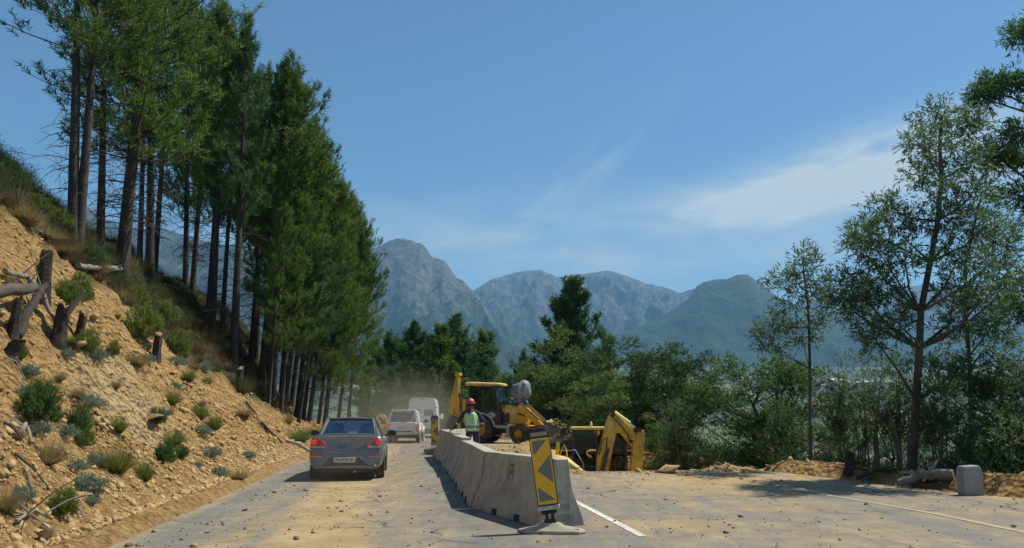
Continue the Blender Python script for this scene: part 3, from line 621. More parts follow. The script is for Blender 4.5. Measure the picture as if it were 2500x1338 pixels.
# ------------------------------------------------------------------ broadleaf trees
def leafy_data(seed,trunk,clumps,nleaf,ll,lw,mt,bk,r0=.1,droop=.0,limb=True,flat=.65,twigs=5,up=.5):
    """trunk: path of points from the base; clumps: (centre, radius); leaves gather in sprays round twig ends"""
    rng=np.random.default_rng(seed); mb=MB(); trunk=[Vector(p) for p in trunk]; k=len(trunk)
    if k>1: mb.tube(trunk,[r0*(1-.72*i/(k-1)) for i in range(k)],8,cap=False)
    VO=[];VD=[]
    for (c,r) in clumps:
        c=Vector(c)
        if limb:
            # the limb leaves the trunk below the clump
            best=min(range(k),key=lambda i:abs(trunk[i].z-(c.z-.55*(c-trunk[i]).to_2d().length-.1)))
            a=trunk[best]; mid=a.lerp(c,.55)+Vector((rng.normal()*.08,rng.normal()*.08,-.10*(c-a).length*.6)); rr=r0*(1-.72*best/max(1,k-1))*.5
            mb.tube([a,a.lerp(mid,.5),mid,mid.lerp(c,.6),c],[rr,rr*.8,rr*.62,rr*.42,rr*.2],5,cap=False)
        for q in range(twigs):
            e=c+Vector(rng.normal(size=3)*np.array([.55,.55,.42]))*r; mb.tube([c-Vector((0,0,r*.3)),c.lerp(e,.6),e],[max(.006,r0*.09),max(.005,r0*.06),.003],3,cap=False)
        ns=max(6,nleaf//9); u=unit(rng.normal(size=(ns,3))); rad=r*rng.random(ns)**.42; lump=1+.35*np.sin(u[:,0]*5+seed)*np.cos(u[:,1]*4+c.x*3)
        ctr=np.array(c)+u*(rad*lump)[:,None]*np.array([1,1,flat]); ax=unit(u*.8+rng.normal(size=(ns,3))*.5+np.array([0,0,up-droop]))
        m_=9; t=rng.random((ns,m_)); O=ctr[:,None,:]+ax[:,None,:]*(t*ll*2.2)[...,None]; D=unit(ax[:,None,:]*.7+rng.normal(size=(ns,m_,3))*.55-np.array([0,0,droop])); VO.append(O.reshape(-1,3)); VD.append(D.reshape(-1,3))
    O=np.concatenate(VO); D=np.concatenate(VD); n=len(O)
    V,Fq=rhomb_leaves(O,D,ll*rng.uniform(.65,1.2,n),lw*rng.uniform(.7,1.2,n),rng)
    to=mb.build('trunk',[bk],smooth=60); co=np_mesh('crown',V,Fq,[mt]); td,cdt=to.data,co.data; bpy.data.objects.remove(to); bpy.data.objects.remove(co); return td,cdt
def placed_tree(name,seed,base,pathpx,clpx,Y,nleaf,ll,lw,mt,bk,r0,label,cat,spread=.5,**kw):
    """a tree drawn from its trunk path and clumps as seen, given real depth by scattering the clumps in distance"""
    rng=np.random.default_rng(seed); base=Vector(base)
    tr=[Vector((0,0,-.4))]+[P(x,y,Y)-base+Vector((0,rng.normal()*.06,0)) for x,y in pathpx]
    cl=[(P(x,y,Y+rng.uniform(-spread,spread))-base, r*.74*Y/F) for x,y,r in clpx]
    t,c=leafy_data(seed,tr,cl,nleaf,ll,lw,mt,bk,r0,**kw)
    return put_tree(name,t,c,base,1,0,label,cat)
Y=18.2; b=Vector((P(2224,1150,Y).x,Y,surf(P(2224,1150,Y).x,Y)))
placed_tree('wattle_tree',51,b,[(2226,1120),(2235,980),(2245,850),(2252,760),(2270,640),(2286,540),(2296,440),(2300,350),(2298,280)],
 [(2285,285,45),(2330,320,55),(2370,300,40),(2245,350,45),(2300,390,60),(2360,390,55),(2250,430,40),(2310,470,60),(2380,470,60),(2160,510,45),(2110,560,40),(2185,560,55),(2250,540,50),(2330,545,55),(2410,550,50),(2150,620,45),(2100,600,30),(2210,640,50),(2340,630,60),(2420,640,60),(2080,690,40),(2140,700,50),(2060,745,40),(2110,760,55),(2180,740,50),(2330,720,55),(2400,730,50),(2460,600,50),(2470,700,50),(2130,820,40),(2200,800,35),(2340,800,45),(2420,800,40)],
 Y,560,.18,.034,M_WAT2,bark2,.115,'tall slender tree with dark leaning trunk and airy grey green crown at the right roadside','tree',spread=1.3,droop=.15)
Y=20.5; x=P(1976,1140,Y).x; b=Vector((x,Y,surf(x,Y)))
placed_tree('wattle_tree',52,b,[(1977,1110),(1978,1000),(1977,900),(1975,800),(1972,730),(1965,680),(1960,630)],
 [(1960,625,26),(1975,650,22),(1925,680,30),(1900,700,25),(1950,690,28),(1990,720,24),(2010,690,18),(1890,790,30),(1870,820,28),(1920,800,24),(1960,830,24),(2010,750,20),(1885,850,26),(1935,745,18),(1995,800,16)],
 Y,260,.17,.032,M_WAT2,bark2,.055,'young thin tree with sparse feathery tufts standing left of the tall slender tree','tree',spread=.5,droop=.1)
# branches of a big tree just outside the right edge
Y=21.0; x=P(2680,1150,Y).x; b=Vector((x,Y,surf(x,Y)))
placed_tree('wattle_tree',53,b,[(2670,1100),(2650,900),(2640,700),(2620,500),(2600,300),(2590,150),(2580,20)],
 [(2490,90,38),(2540,60,50),(2600,20,70),(2420,215,38),(2470,200,40),(2530,220,50),(2600,180,80),(2400,240,24),(2450,400,40),(2500,390,48),(2560,380,60),(2480,330,26),(2420,370,30),(2640,330,80),(2500,470,40),(2560,520,60),(2680,480,90),(2490,760,35),(2560,700,70),(2640,640,80),(2720,250,90),(2700,80,90),(2610,840,80)],
 Y,900,.19,.036,M_WAT,bark2,.22,'overhanging tree reaching in from beyond the roadside with dark flat leaf layers against the sky','tree',spread=.9,droop=.2,flat=.5)
Y=24.0; x=P(2372,1150,Y).x; b=Vector((x,Y,surf(x,Y)))
placed_tree('wattle_tree',54,b,[(2372,1100),(2368,900),(2360,760),(2362,640),(2380,540),(2400,470)],
 [(2400,470,40),(2440,500,45),(2360,560,40),(2420,580,50),(2470,560,45),(2340,650,45),(2400,660,50),(2460,680,50),(2320,740,40),(2390,740,50),(2450,770,55),(2340,830,40),(2420,850,50),(2480,840,50),(2300,880,36),(2380,920,40)],
 Y,380,.17,.032,M_WAT2,bark2,.09,'slim tree standing behind the tall slender tree, filling the gap at the right edge','tree',spread=1.0,droop=.1)
def twiggy(seed,px,Y,top,w,label):
    """a many-stemmed shrub of thin pale stems with thin foliage near the tips"""
    rng=np.random.default_rng(seed); b=ground_at(px,Y); H_=P(px,top,Y).z-b.z; W=w*Y/F; cl=[]; mb=MB(); n=9
    for i in range(n):
        a=rng.uniform(0,6.28); r_=W*rng.uniform(.2,1); e=Vector((math.cos(a)*r_,math.sin(a)*r_*.6,H_*rng.uniform(.6,1.0))); s=Vector((rng.normal()*.12,rng.normal()*.12,-.2)); m_=s.lerp(e,.5)+Vector((-.1*math.cos(a)*W,0,H_*.06))
        mb.tube([s,s.lerp(m_,.5)+Vector((rng.normal()*.05,0,0)),m_,m_.lerp(e,.5)+Vector((rng.normal()*.06,0,0)),e],[.032,.028,.022,.015,.006],5,cap=False)
        for t in (.62,.8,1.0): q=m_.lerp(e,(t-.5)*2); cl.append((q+Vector(rng.normal(size=3))*.15*W,rng.uniform(.20,.34)*max(W,.6)))
        for t in range(3): q=m_.lerp(e,rng.random()); d=Vector(rng.normal(size=3))*.3*W; mb.tube([q,q+d*.5,q+d],[.010,.008,.004],3,cap=False)
    t_,c_=leafy_data(seed+1,[(0,0,-.2),(0,0,.3)],cl,150,.12,.026,M_WAT2,palebark,.02,limb=False,droop=.05); to=mb.build('trunk',[palebark],smooth=60); td=to.data; bpy.data.objects.remove(to)
    return put_tree('twiggy_shrub',td,c_,b,1,0,label,'shrub')
for k_,(px,Y,top,w,lb) in enumerate([(2100,21.5,850,85,'tallest pale stemmed thin shrub left of the tall slender tree'),(2175,20.6,890,70,'pale stemmed thin shrub close against the tall slender tree'),(2035,22.5,880,60,'pale stemmed thin shrub just right of the young thin tree'),(2290,20.0,870,80,'pale stemmed thin shrub right of the tall slender tree'),(1900,23.5,985,60,'low pale stemmed shrub left of the young thin tree'),(1640,26,980,60,'pale stemmed shrub nearest the excavator stick')]): twiggy(400+k_*3,px,Y,top,w,lb)
# generic dense crowns for the thicket below the road edge
def dense_crown(seed,Rx,Hc,n):
    rng=np.random.default_rng(seed); out=[]
    for i in range(n):
        u=unit(rng.normal(size=3)); f=rng.random()**.35; z=Hc*(.52+.46*u[2]*f)
        w=Rx*(1-.45*max(0,z/Hc-.55)); out.append((Vector((u[0]*f*w,u[1]*f*w,z)),rng.uniform(.34,.62)*Rx*.42))
    return out
def dense_data(seed,Rx,Hc,n,nleaf,mt,ll=.16,lw=.045,**kw):
    cl=dense_crown(seed,Rx,Hc,n); rng=np.random.default_rng(seed+1)
    tr=[(0,0,-.8)]+[(rng.normal()*.06*i,rng.normal()*.06*i,Hc*.14*i) for i in range(1,6)]
    return leafy_data(seed,tr,cl,nleaf,ll,lw,mt,bark2,Rx*.05,**kw)
DV=[dense_data(61,2.6,6,36,520,M_DARK),dense_data(62,2.4,6,34,480,M_WAT),dense_data(63,2.2,6,30,400,leaf_mat('mid_green_leaves',(.065,.115,.030),(.150,.195,.055),.35)),dense_data(64,2.0,6,26,210,M_WAT2,ll=.12,lw=.026)]
def dense(i,px,Y,toppx,toppy,Rscale,label,group=None,name='broadleaf_tree',zmin=-6,cat='tree'):
    b=ground_at(px,Y); b.z=max(b.z,zmin); tp=P(toppx,toppy,Y); s=(tp.z-b.z)/6.0
    return put_tree(name,DV[i][0],DV[i][1],b,s,random.uniform(0,6),label,cat,group,sz=Rscale)
TH=[(2,1375,53,1385,800,1.35,'broad yellow green tree in front of the lone pine behind the backhoe bucket'),
    (1,1330,55,1335,880,.95,'dark round tree directly behind the backhoe loader arm'),
    (0,1545,36,1565,828,1.15,'dark dense tree right behind the excavator boom'),
    (0,1645,33,1650,842,.78,'dense tree with thin top twigs right of the excavator'),
    (2,1470,33,1480,905,.9,'lighter green rounded tree between the two dark trees behind the excavator cab'),
    (1,1850,27,1860,842,.95,'open tree with dark leaf pads and bent pale branch left of the young thin tree'),
    (1,1910,26,1905,880,.7,'small dark leafy tree just left of the thin trunk'),
    (1,1262,60,1260,890,1.0,'dark low tree behind the grey wrapped bundle'),
    (0,1215,72,1215,895,.95,'small round topped tree left above the backhoe cab roof'),
    (1,1425,54,1420,900,1.3,'tall dark tree deep in the thicket behind the excavator'),
    (1,1600,45,1605,850,.95,'dark tree at the back of the thicket')]
for i,px,Y,tx_,ty_,rs,lb in TH: dense(i,px,Y,tx_,ty_,rs,lb,'trees of the thicket below the road')
SB=[(3,2090,24,2085,960,.6),(3,2010,24,2015,1010,.5),(3,2160,22,2165,900,.55),(3,2060,22,2060,1050,.45),(2,1670,27,1670,1050,.45),(3,1640,27,1630,1060,.45),(3,1860,24,1865,1040,.45),(3,1930,24,1930,1030,.45),(2,1590,30,1585,1010,.5),(3,2130,21.5,2130,1060,.4),(3,2310,22,2310,940,.55),(3,2380,21,2380,900,.6),(3,2340,20,2340,1010,.5),(3,2430,21,2440,860,.7),(2,1490,34,1490,1000,.7),(3,2200,21.5,2195,1040,.4),(3,2270,21,2270,1030,.4)]
for i,px,Y,tx_,ty_,rs in SB: dense(i,px,Y,tx_,ty_,rs,'grey green shrub with thin twiggy stems crowding the slope edge right of the pit','shrubs along the right slope edge',name='slope_shrub',zmin=-4,cat='shrub')
# the large olive shrub at the right edge
cl=[(Vector((random.gauss(0,.9),random.gauss(0,.7),random.uniform(.3,2.9))),random.uniform(.28,.45)) for _ in range(52)]
t_,c_=leafy_data(71,[(0,0,-.4),(0,0,.8),(.1,0,1.6),(.1,0,2.4)],cl,420,.10,.030,M_WAT2,bark2,.08,up=.9)
x=P(2470,1170,17.4).x; put_tree('olive_shrub',t_,c_,(x,17.6,surf(x,17.6)),1.1,0,'big olive shrub with yellowish tips behind the pale concrete block','shrub')
# ------------------------------------------------------------------ plants on the bank
def tuft_data(seed,kind):
    rng=np.random.default_rng(seed)
    if kind in('reed','drygrass'):
        n=520; r=rng.random(n)**.5*.16; a=rng.random(n)*6.283; O=np.stack([r*np.cos(a),r*np.sin(a),np.full(n,-.05)],-1); D=unit(np.stack([np.cos(a)*r*3.2+rng.normal(size=n)*.16,np.sin(a)*r*3.2+rng.normal(size=n)*.16,np.ones(n)],-1))
        V,Fq=tri_blades(O,D,rng.uniform(.35,1.0,n),np.full(n,.016),rng)
        # each blade nods: handled by a second, flatter set
        D2=unit(D+np.stack([np.cos(a),np.sin(a),np.zeros(n)],-1)*.7); V2,F2=tri_blades(O,D2,rng.uniform(.3,.75,n),np.full(n,.016),rng)
        return np.concatenate([V,V2]),np.concatenate([Fq,F2+len(V)])
    if kind=='grey':
        n=170; u=unit(rng.normal(size=(n,3))); u[:,2]=np.abs(u[:,2]); O=u*(rng.random(n)**.5)[:,None]*np.array([.42,.42,.34])
        return foxtails(O,unit(u+np.array([0,0,.5])),np.full(n,.16),16,.085,.02,rng,(35,75))
    if kind=='green':
        n=260; u=unit(rng.normal(size=(n,3))); u[:,2]=np.abs(u[:,2]); O=u*(rng.random(n)**.45)[:,None]*np.array([.45,.45,.8]); 
        return foxtails(O,unit(u*.6+np.array([0,0,.9])),np.full(n,.28),18,.12,.022,rng,(25,60))
def tuft_mesh(seed,kind,mt):
    V,Fq=tuft_data(seed,kind); o=np_mesh(kind,V,Fq,[mt]); d_=o.data; bpy.data.objects.remove(o); return d_
TM={'reed':[tuft_mesh(81,'reed',M_REED),tuft_mesh(82,'reed',M_SH)],'grey':[tuft_mesh(83,'grey',M_GREY),tuft_mesh(84,'grey',M_GREY)],'green':[tuft_mesh(85,'green',M_SH),tuft_mesh(86,'green',M_WAT)],'drygrass':[tuft_mesh(87,'drygrass',M_DRY)]}
def plant(kind,i,px,py,s,label,name,cat,group=None,sz=None,at=None):
    h=at or hit(px,py)
    if h is None: return None
    o=bpy.data.objects.new(name,TM[kind][i%len(TM[kind])]); col.objects.link(o); o.location=h; o.rotation_euler=(random.uniform(-.1,.1),random.uniform(-.05,.25),random.uniform(0,6.28)); o.scale=(s,s,sz or s)
    return tag(o,label,cat,group)
PL=[('green',1,92,1035,1.25,'dense dark green bush leaning out of the bank at the left edge','green_bush','bush',1.35),
 ('reed',0,285,1150,1.15,'largest yellow green reed clump fanned out on the rubble bank','reed_clump','reed clump',1.2),
 ('reed',1,352,1172,.8,'upright reed clump just right of the largest one','reed_clump','reed clump',1.05),
 ('grey',0,215,1190,1.1,'large silver grey shrub low on the bank below the largest reed clump','silver_shrub','shrub',.9),
 ('grey',1,188,1150,.7,'small silver shrub tucked above the large silver one','silver_shrub','shrub',.8),
 ('grey',0,490,1058,1.2,'silver shrub below the pair of green reed tufts on the bank','silver_shrub','shrub',1.0),
 ('grey',1,520,1115,.95,'silver shrub halfway down the bank left of the sedan','silver_shrub','shrub',1.1),
 ('grey',0,605,1120,1.0,'silver shrub nearest the road edge beside the sedan','silver_shrub','shrub',1.0),
 ('grey',1,535,1162,.9,'dark silver shrub at the foot of the bank by the asphalt','silver_shrub','shrub',.9),
 ('reed',1,485,1020,1.15,'left one of the two bright green reed tufts high on the bank','reed_clump','reed clump',1.1),
 ('reed',1,523,1048,1.0,'right one of the two bright green reed tufts high on the bank','reed_clump','reed clump',1.2),
 ('reed',1,420,1082,1.35,'wide dark green reed clump in the middle of the bank','reed_clump','reed clump',.8),
 ('green',1,188,1055,.9,'scrubby green bush right of the dense dark bush','green_bush','bush',.9),
 ('green',0,205,1090,.7,'small loose green bush under the scrubby one','green_bush','bush',.7),
 ('reed',1,290,1055,.7,'thin reed tuft below the pale rock patch','reed_clump','reed clump',.9),
 ('drygrass',0,110,1130,1.2,'pale dry grass tuft on the lower left rubble','dry_grass_tuft','grass tuft',.9),
 ('green',1,445,1120,.6,'small dark bush beside the wide reed clump','green_bush','bush',.6),
 ('grey',0,70,915,.8,'silver shrub high at the left edge below the stumps','silver_shrub','shrub',.8),
 ('green',0,272,868,.55,'tiny green sprout below the pale stone slab','green_bush','bush',.7),
 ('green',0,165,745,1.5,'pale green bush beside the burnt stump at the crest','green_bush','bush',1.2),
 ('green',0,195,720,1.1,'yellow green bush right of the pale bush at the crest','green_bush','bush',1.2),
 ('green',0,345,830,2.3,'big feathery green bush at the top of the bare slope','green_bush','bush',2.3),
 ('green',0,395,790,2.4,'second feathery bush behind the big one','green_bush','bush',2.0),
 ('green',0,425,860,2.2,'feathery bush right of the stump on the crest','green_bush','bush',1.9),
 ('green',0,330,745,2.0,'bush at the upper end of the crest under the thickest pine','green_bush','bush',1.6),
 ('grey',1,430,890,1.6,'grey shrub at the crest edge right of the broken stump','silver_shrub','shrub',1.3),
 ('grey',0,500,905,1.4,'grey shrub on the crest above the reed tufts','silver_shrub','shrub',1.2),
 ('drygrass',0,330,890,1.3,'brown dry tuft at the crest below the feathery bush','dry_grass_tuft','grass tuft',.8),
 ('drygrass',0,595,1015,1.6,'brown dry grass at the right end of the bank crest','dry_grass_tuft','grass tuft',.8),
 ('reed',1,735,1075,2.6,'spreading reed bush at the roadside left of the pickup truck','reed_clump','reed clump',1.5),
 ('reed',0,770,1065,2.0,'reed bush behind the sedan roof at the roadside','reed_clump','reed clump',1.3),
 ('drygrass',0,580,1170,1.1,'dry grass at the foot of the bank by the road edge','dry_grass_tuft','grass tuft',.6),
 ('green',1,40,470,1.6,'round dark bush on the ridge at the upper left edge','green_bush','bush',1.5),
 ('green',0,10,440,1.8,'bright bush cut by the left edge on the ridge','green_bush','bush',1.7),
 ('green',0,90,520,1.7,'bright green bush on the ridge left of the leftmost pine','green_bush','bush',1.3),
 ('drygrass',0,60,545,2.2,'brown dry bush at the crest near the left edge','dry_grass_tuft','grass tuft',1.2),
 ('green',0,135,550,1.9,'broad bright green bush at the foot of the leftmost pine','green_bush','bush',1.3),
 ('drygrass',0,110,580,2.0,'fern like pale tuft overhanging the crest','dry_grass_tuft','grass tuft',1.0),
 ('drygrass',0,150,620,2.0,'hanging dry grass on the crest edge above the tallest stump','dry_grass_tuft','grass tuft',.9),
 ('green',1,225,640,1.8,'dark bush in the shade between the leftmost pines','green_bush','bush',1.2)]
for kd,i,px,py,s,lb,nm,ct,sz in PL: plant(kd,i,px,py,s*.48,lb,nm,ct,None,sz*.48)
# small tufts scattered on the bank
k_=0
while k_<48:
    px,py=random.uniform(0,760),random.uniform(700,1330); h=hit(px,py)
    if h is None or not(XL(h.y)-7<h.x<XL(h.y)-.5) or h.y<6 or h.y>44: continue
    kd=random.choice(['grey','grey','reed','drygrass','drygrass','green']); s=random.uniform(.22,.5)
    plant(kd,k_,0,0,s,{'grey':'little silver grey tuft growing among the rubble of the cut bank','reed':'little green reed tuft growing among the rubble of the cut bank','drygrass':'little dry straw tuft growing among the rubble of the cut bank','green':'little leafy green sprout growing among the rubble of the cut bank'}[kd],{'grey':'silver_tuft','reed':'reed_tuft','drygrass':'dry_grass_tuft','green':'green_sprout'}[kd],'tuft','small '+kd+' tufts on the bank',None,h); k_+=1
# undergrowth nobody could count: hillside under the pines, and the slope below the right edge
def undergrowth():
    rng=np.random.default_rng(91); sets={0:[[],[]],1:[[],[]],2:[[],[]],3:[[],[]],4:[[],[]]}
    protos=[tuft_data(92,'green'),tuft_data(93,'drygrass'),tuft_data(94,'grey')]
    protos=[(V.reshape(-1,3,3)[::max(1,len(Fq)//n_)].reshape(-1,3),) for (V,Fq),n_ in zip(protos,(420,220,320))]; protos.append(protos[0]); protos.append(protos[1])
    pts=[]
    for _ in range(9000):
        px,py=rng.uniform(-60,900),rng.uniform(380,1060); h=hit(px,py,75)
        if h is None: continue
        if float(np.interp(h.y,cy,cx))-h.x<rng.uniform(-.4,.8) and h.y<44: continue
        if h.x>XL(h.y)-1.4: continue
        pts.append((h,rng.choice([3,3,1,4,4,4,4,2]),rng.uniform(.35,.9)))
    pts=[pts[i] for i in rng.permutation(len(pts))[:620]]
    n=0
    while n<340:
        y=rng.uniform(12,52); x=XR(y)+rng.uniform(.7,9); 
        z=gz(x,y); pts.append((Vector((x,y,z)),rng.choice([3,3,3,2]),rng.uniform(.7,1.5))); n+=1
    for h,k,s in pts:
        V=protos[k][0]; a=rng.random()*6.28; c_,s_=math.cos(a),math.sin(a); W=V@np.array([[c_,s_,0],[-s_,c_,0],[0,0,1]])*s*np.array([1,1,rng.uniform(.7,1.2)])+np.array(h)
        sets[k][0].append(W)
    Vs=[];mi=[]
    for k in (0,1,2,3,4):
        if not sets[k][0]: continue
        W=np.concatenate(sets[k][0]); Vs.append(W); mi.append(np.full(len(W)//3,k))
    V=np.concatenate(Vs); o=np_mesh('undergrowth',V,np.arange(len(V)).reshape(-1,3),[M_SH,M_DRY,M_WAT2,M_DARK,M_BROWN],midx=np.concatenate(mi)); tag(o,kind='stuff')
undergrowth()
# ================================================================== STONES AND DEAD WOOD
stone=mat('yellow_sandstone',(.43,.29,.12),.92,noise=(3,1,(.56,.42,.22)),bump=(16,.9,.03),dirt=((.30,.16,.06),.8,3),coord='Object')
stone2=mat('rusty_stone',(.38,.22,.075),.92,noise=(4,1,(.48,.33,.15)),bump=(14,.8,.02),dirt=((.22,.12,.05),.8,4))
greystone=mat('dark_chipping',(.10,.078,.055),.95,noise=(6,1,(.20,.155,.10)),bump=(16,.6,.01))
IC=bmesh.new(); bmesh.ops.create_icosphere(IC,subdivisions=1,radius=1); ICV=np.array([v.co[:] for v in IC.verts]); ICF=np.array([[v.index for v in f.verts] for f in IC.faces]); IC.free()
IC=bmesh.new(); bmesh.ops.create_icosphere(IC,subdivisions=2,radius=1); IC2V=np.array([v.co[:] for v in IC.verts]); IC2F=np.array([[v.index for v in f.verts] for f in IC.faces]); IC.free()
def stone_verts(rng,fine=False,blocky=.6):
    V=(IC2V if fine else ICV).copy(); 
    for _ in range(9):                      # split planes make flat broken faces
        n=unit(rng.normal(size=3)); d=rng.uniform(.25,.62); p=V@n; V-=np.where(p>d,(p-d),0)[:,None]*n
    V*=np.array([1,rng.uniform(.6,1),rng.uniform(.4,.8)])
    return V@np.array(Euler(tuple(rng.uniform(-.4,.4,2))+(rng.uniform(0,6.28),)).to_matrix())
CUV=np.array([(x,y,z) for x in(-1,1) for y in(-1,1) for z in(-1,1)],float)*.62; CUF=np.array([(0,1,3),(0,3,2),(4,6,7),(4,7,5),(0,4,5),(0,5,1),(2,3,7),(2,7,6),(0,2,6),(0,6,4),(1,5,7),(1,7,3)])
def chip_verts(rng):
    V=(CUV+rng.uniform(-.26,.26,CUV.shape))*np.array([1.1,rng.uniform(.6,1),rng.uniform(.4,.8)])
    return V@np.array(Euler(tuple(rng.uniform(-1.0,1.0,2))+(rng.uniform(0,6.28),)).to_matrix())
def scatter_stones(name,pts,sizes,mats,seed,tint=True):
    ICV,ICF=CUV,CUF
    rng=np.random.default_rng(seed); protos=[chip_verts(rng) for _ in range(40)]; n=len(pts); nv=len(ICV)
    V=np.empty((n,nv,3)); 
    for i in range(n):
        a=rng.random()*6.28; c_,s_=math.cos(a),math.sin(a); V[i]=protos[i%40]@np.array([[c_,s_,0],[-s_,c_,0],[0,0,1]])*sizes[i]+pts[i]
    Fq=(ICF[None]+(np.arange(n)*nv)[:,None,None]).reshape(-1,3)
    return np_mesh(name,V.reshape(-1,3),Fq,mats,midx=np.repeat(rng.integers(0,len(mats),n),len(ICF)))
rng=np.random.default_rng(101); pts=[];sz=[]
while len(pts)<30000:
    y=5+46*rng.random()**1.5; xl=float(XL(y)); u=rng.random()**1.6; x=xl-.1-u*float(np.interp(y,cy,cx)*-1+xl); 
    near=fbm(np.array([x*.8]),np.array([y*.8]),3,77)[0]
    if u>.25 and near<.0 and rng.random()<.8: continue
    pts.append((x,y,0)); sz.append(min(.065,.011+.013*rng.pareto(2.4))*(1.15 if u<.3 else .9)*(.7+.03*min(y,20)))
pts=np.array(pts); pts[:,2]=H(pts[:,0],pts[:,1])+np.array(sz)*.12
tag(scatter_stones('rubble',pts,np.array(sz),[stone,stone2,stone],102),kind='stuff')
pts=[];sz=[]
while len(pts)<2400:
    y=6+34*rng.random()**1.3; x=rng.uniform(XL(y),XR(y)); tx_=x-XL(y)
    dens=.25+.9*math.exp(-((tx_-.5)/.8)**2)+.6*math.exp(-((tx_-2.6)/1.6)**2)+1.1*math.exp(-((x-2.6)/1.7)**2-((y-11.2)/.8)**2)+.7*math.exp(-((x-7.6)/1.2)**2-((y-13.4)/.8)**2)+.5*math.exp(-((x-4.6)/3)**2-((y-18.4)/2)**2)
    if float(in_pit(np.array([x]),np.array([y]))[0])>.02 or rng.random()>dens: continue
    pts.append((x,y,float(bump_road(x,y))+.004)); sz.append(min(.05,.008+.009*rng.pareto(2.3)))
tag(scatter_stones('gravel',np.array(pts),np.array(sz),[greystone,greystone,stone2],103),kind='stuff')
pts=[];sz=[]
for _ in range(900):
    t=rng.random(); x=1.4+t*9.5; y0=float(np.interp(x,[1.4,5.5,6.4,8.6,9.9,11],[19.9,20.2,20.9,17.2,14.8,13])); y=y0+rng.normal()*.35
    pts.append((x,y,surf(x,y))); sz.append(min(.12,.012+.022*rng.pareto(2.4)))
tag(scatter_stones('rubble',np.array(pts),np.array(sz),[stone,stone,stone2],104),kind='stuff')
RM=[]
for i in range(10):
    r_=np.random.default_rng(200+i); V=stone_verts(r_,True); V+=unit(V)*(.05*r_.normal(size=(len(V),1))); o=np_mesh('stone',V,IC2F,[(stone,stone2)[i%3==2]]); RM.append(o.data); bpy.data.objects.remove(o)
def rock(i,loc,s,label,name='rock',group=None,sc=(1,1,1),rz=None,sink=.3,m_=None):
    o=bpy.data.objects.new(name,RM[i%10]); col.objects.link(o); o.location=Vector(loc)+Vector((0,0,s*sc[2]*(.5-sink))); o.scale=(s*sc[0],s*sc[1],s*sc[2]); o.rotation_euler=(random.uniform(-.3,.3),random.uniform(-.3,.3),random.uniform(0,6.28) if rz is None else rz)
    return tag(o,label,'rock',group)
# named boulders: (pixel, radius, shape, label)
for k_,(px,py,s,sc,lb) in enumerate([(110,1318,.24,(.8,.8,1.5),'big yellow boulder standing on end at the lower left corner'),
    (165,1215,.24,(1.5,.8,.7),'layered orange rock ledge sticking out of the lower bank'),
    (195,845,.38,(1.2,.8,.4),'pale flat stone slab below the stumps on the bare slope'),
    (228,775,.22,(1,.8,.8),'single tan rock on the smooth slope above the slab'),
    (60,1260,.10,(1,1,.8),'tan block among the rubble at the left edge'),
    (285,1270,.10,(1.1,1,.7),'yellow block at the foot of the bank above the asphalt edge'),
    (345,1240,.09,(1,1,.8),'pale cream block by the asphalt edge at the bank foot'),
    (235,1308,.11,(1.5,.9,.6),'flat pale rock at the asphalt edge near the lower left corner'),
    (30,1305,.10,(1,1,.8),'tan rock left of the standing boulder in the corner'),
    (370,1025,.30,(1.6,1,.6),'whitish broken ledge in the middle of the bank'),
    (400,1010,.24,(1.3,1,.7),'whitish broken block right of the whitish ledge')]):
    h=hit(px,py)
    if h: rock(k_,h,s,lb,sc=sc)
for k_,(px,py,s,sc,lb) in enumerate([(1622,1153,.46,(1.5,1,.62),'long pale boulder on the pit edge right of the excavator'),
    (1826,1143,.27,(1.4,1,.75),'pale yellow rock topping the soil berm under the small dark tree'),
    (1822,1160,.22,(1.5,.9,.6),'flat tan rock in front of the pale one on the berm'),
    (1780,1148,.24,(1.5,1.2,.5),'low tan rock at the left shoulder of the berm'),
    (2000,1146,.2,(1.5,1,.6),'reddish tan rock in the shade under the young thin tree'),
    (2055,1148,.16,(1.2,1,.8),'small pale rock left of the tall slender tree foot'),
    (2205,1163,.12,(1.4,1,.6),'light stone in the shade beside the tall slender tree')]):
    Y=19.6 if px<1700 else 20.3 if px<2100 else 17.2
    p=P(px,py,Y); z=surf(p.x,Y); rock(k_+3,(p.x,Y,z),s,lb,sc=sc)
k_=0
while k_<34:
    y=random.uniform(6,34); x=float(XL(y))-random.uniform(.1,3.2)*random.random()-.1
    s=random.uniform(.035,.075); rock(k_,(x,y,surf(x,y)),s,'tan angular rock lying in the rubble along the bank foot','rock','rocks of the bank rubble',sc=(1,random.uniform(.7,1),random.uniform(.5,.9))); k_+=1
for k_,(px,py,s,lb) in enumerate([(598,1247,.095,'largest brown stone on the dusty lane ahead of the camera'),(338,1333,.07,'brown stone at the very bottom of the lane'),(515,1228,.06,'upright pale stone at the left of the lane'),(548,1231,.05,'small tan stone beside the upright one'),(505,1301,.05,'brown stone on the lane near the bottom edge'),(1055,1300,.05,'dark stone on the lane left of the barrier foot'),(1052,1247,.055,'dark stone beside the barrier shadow'),(1030,1168,.05,'dark stone on the grey lane right of the sedan'),(617,1222,.06,'pale stone on the lane left of the sedan shadow'),(880,1175,.05,'stone just behind the sedan bumper')]):
    p=G(px,py); rock(k_+1,(p.x,p.y,0),s,lb,'loose_stone',sc=(1,.9,.75))
k_=0
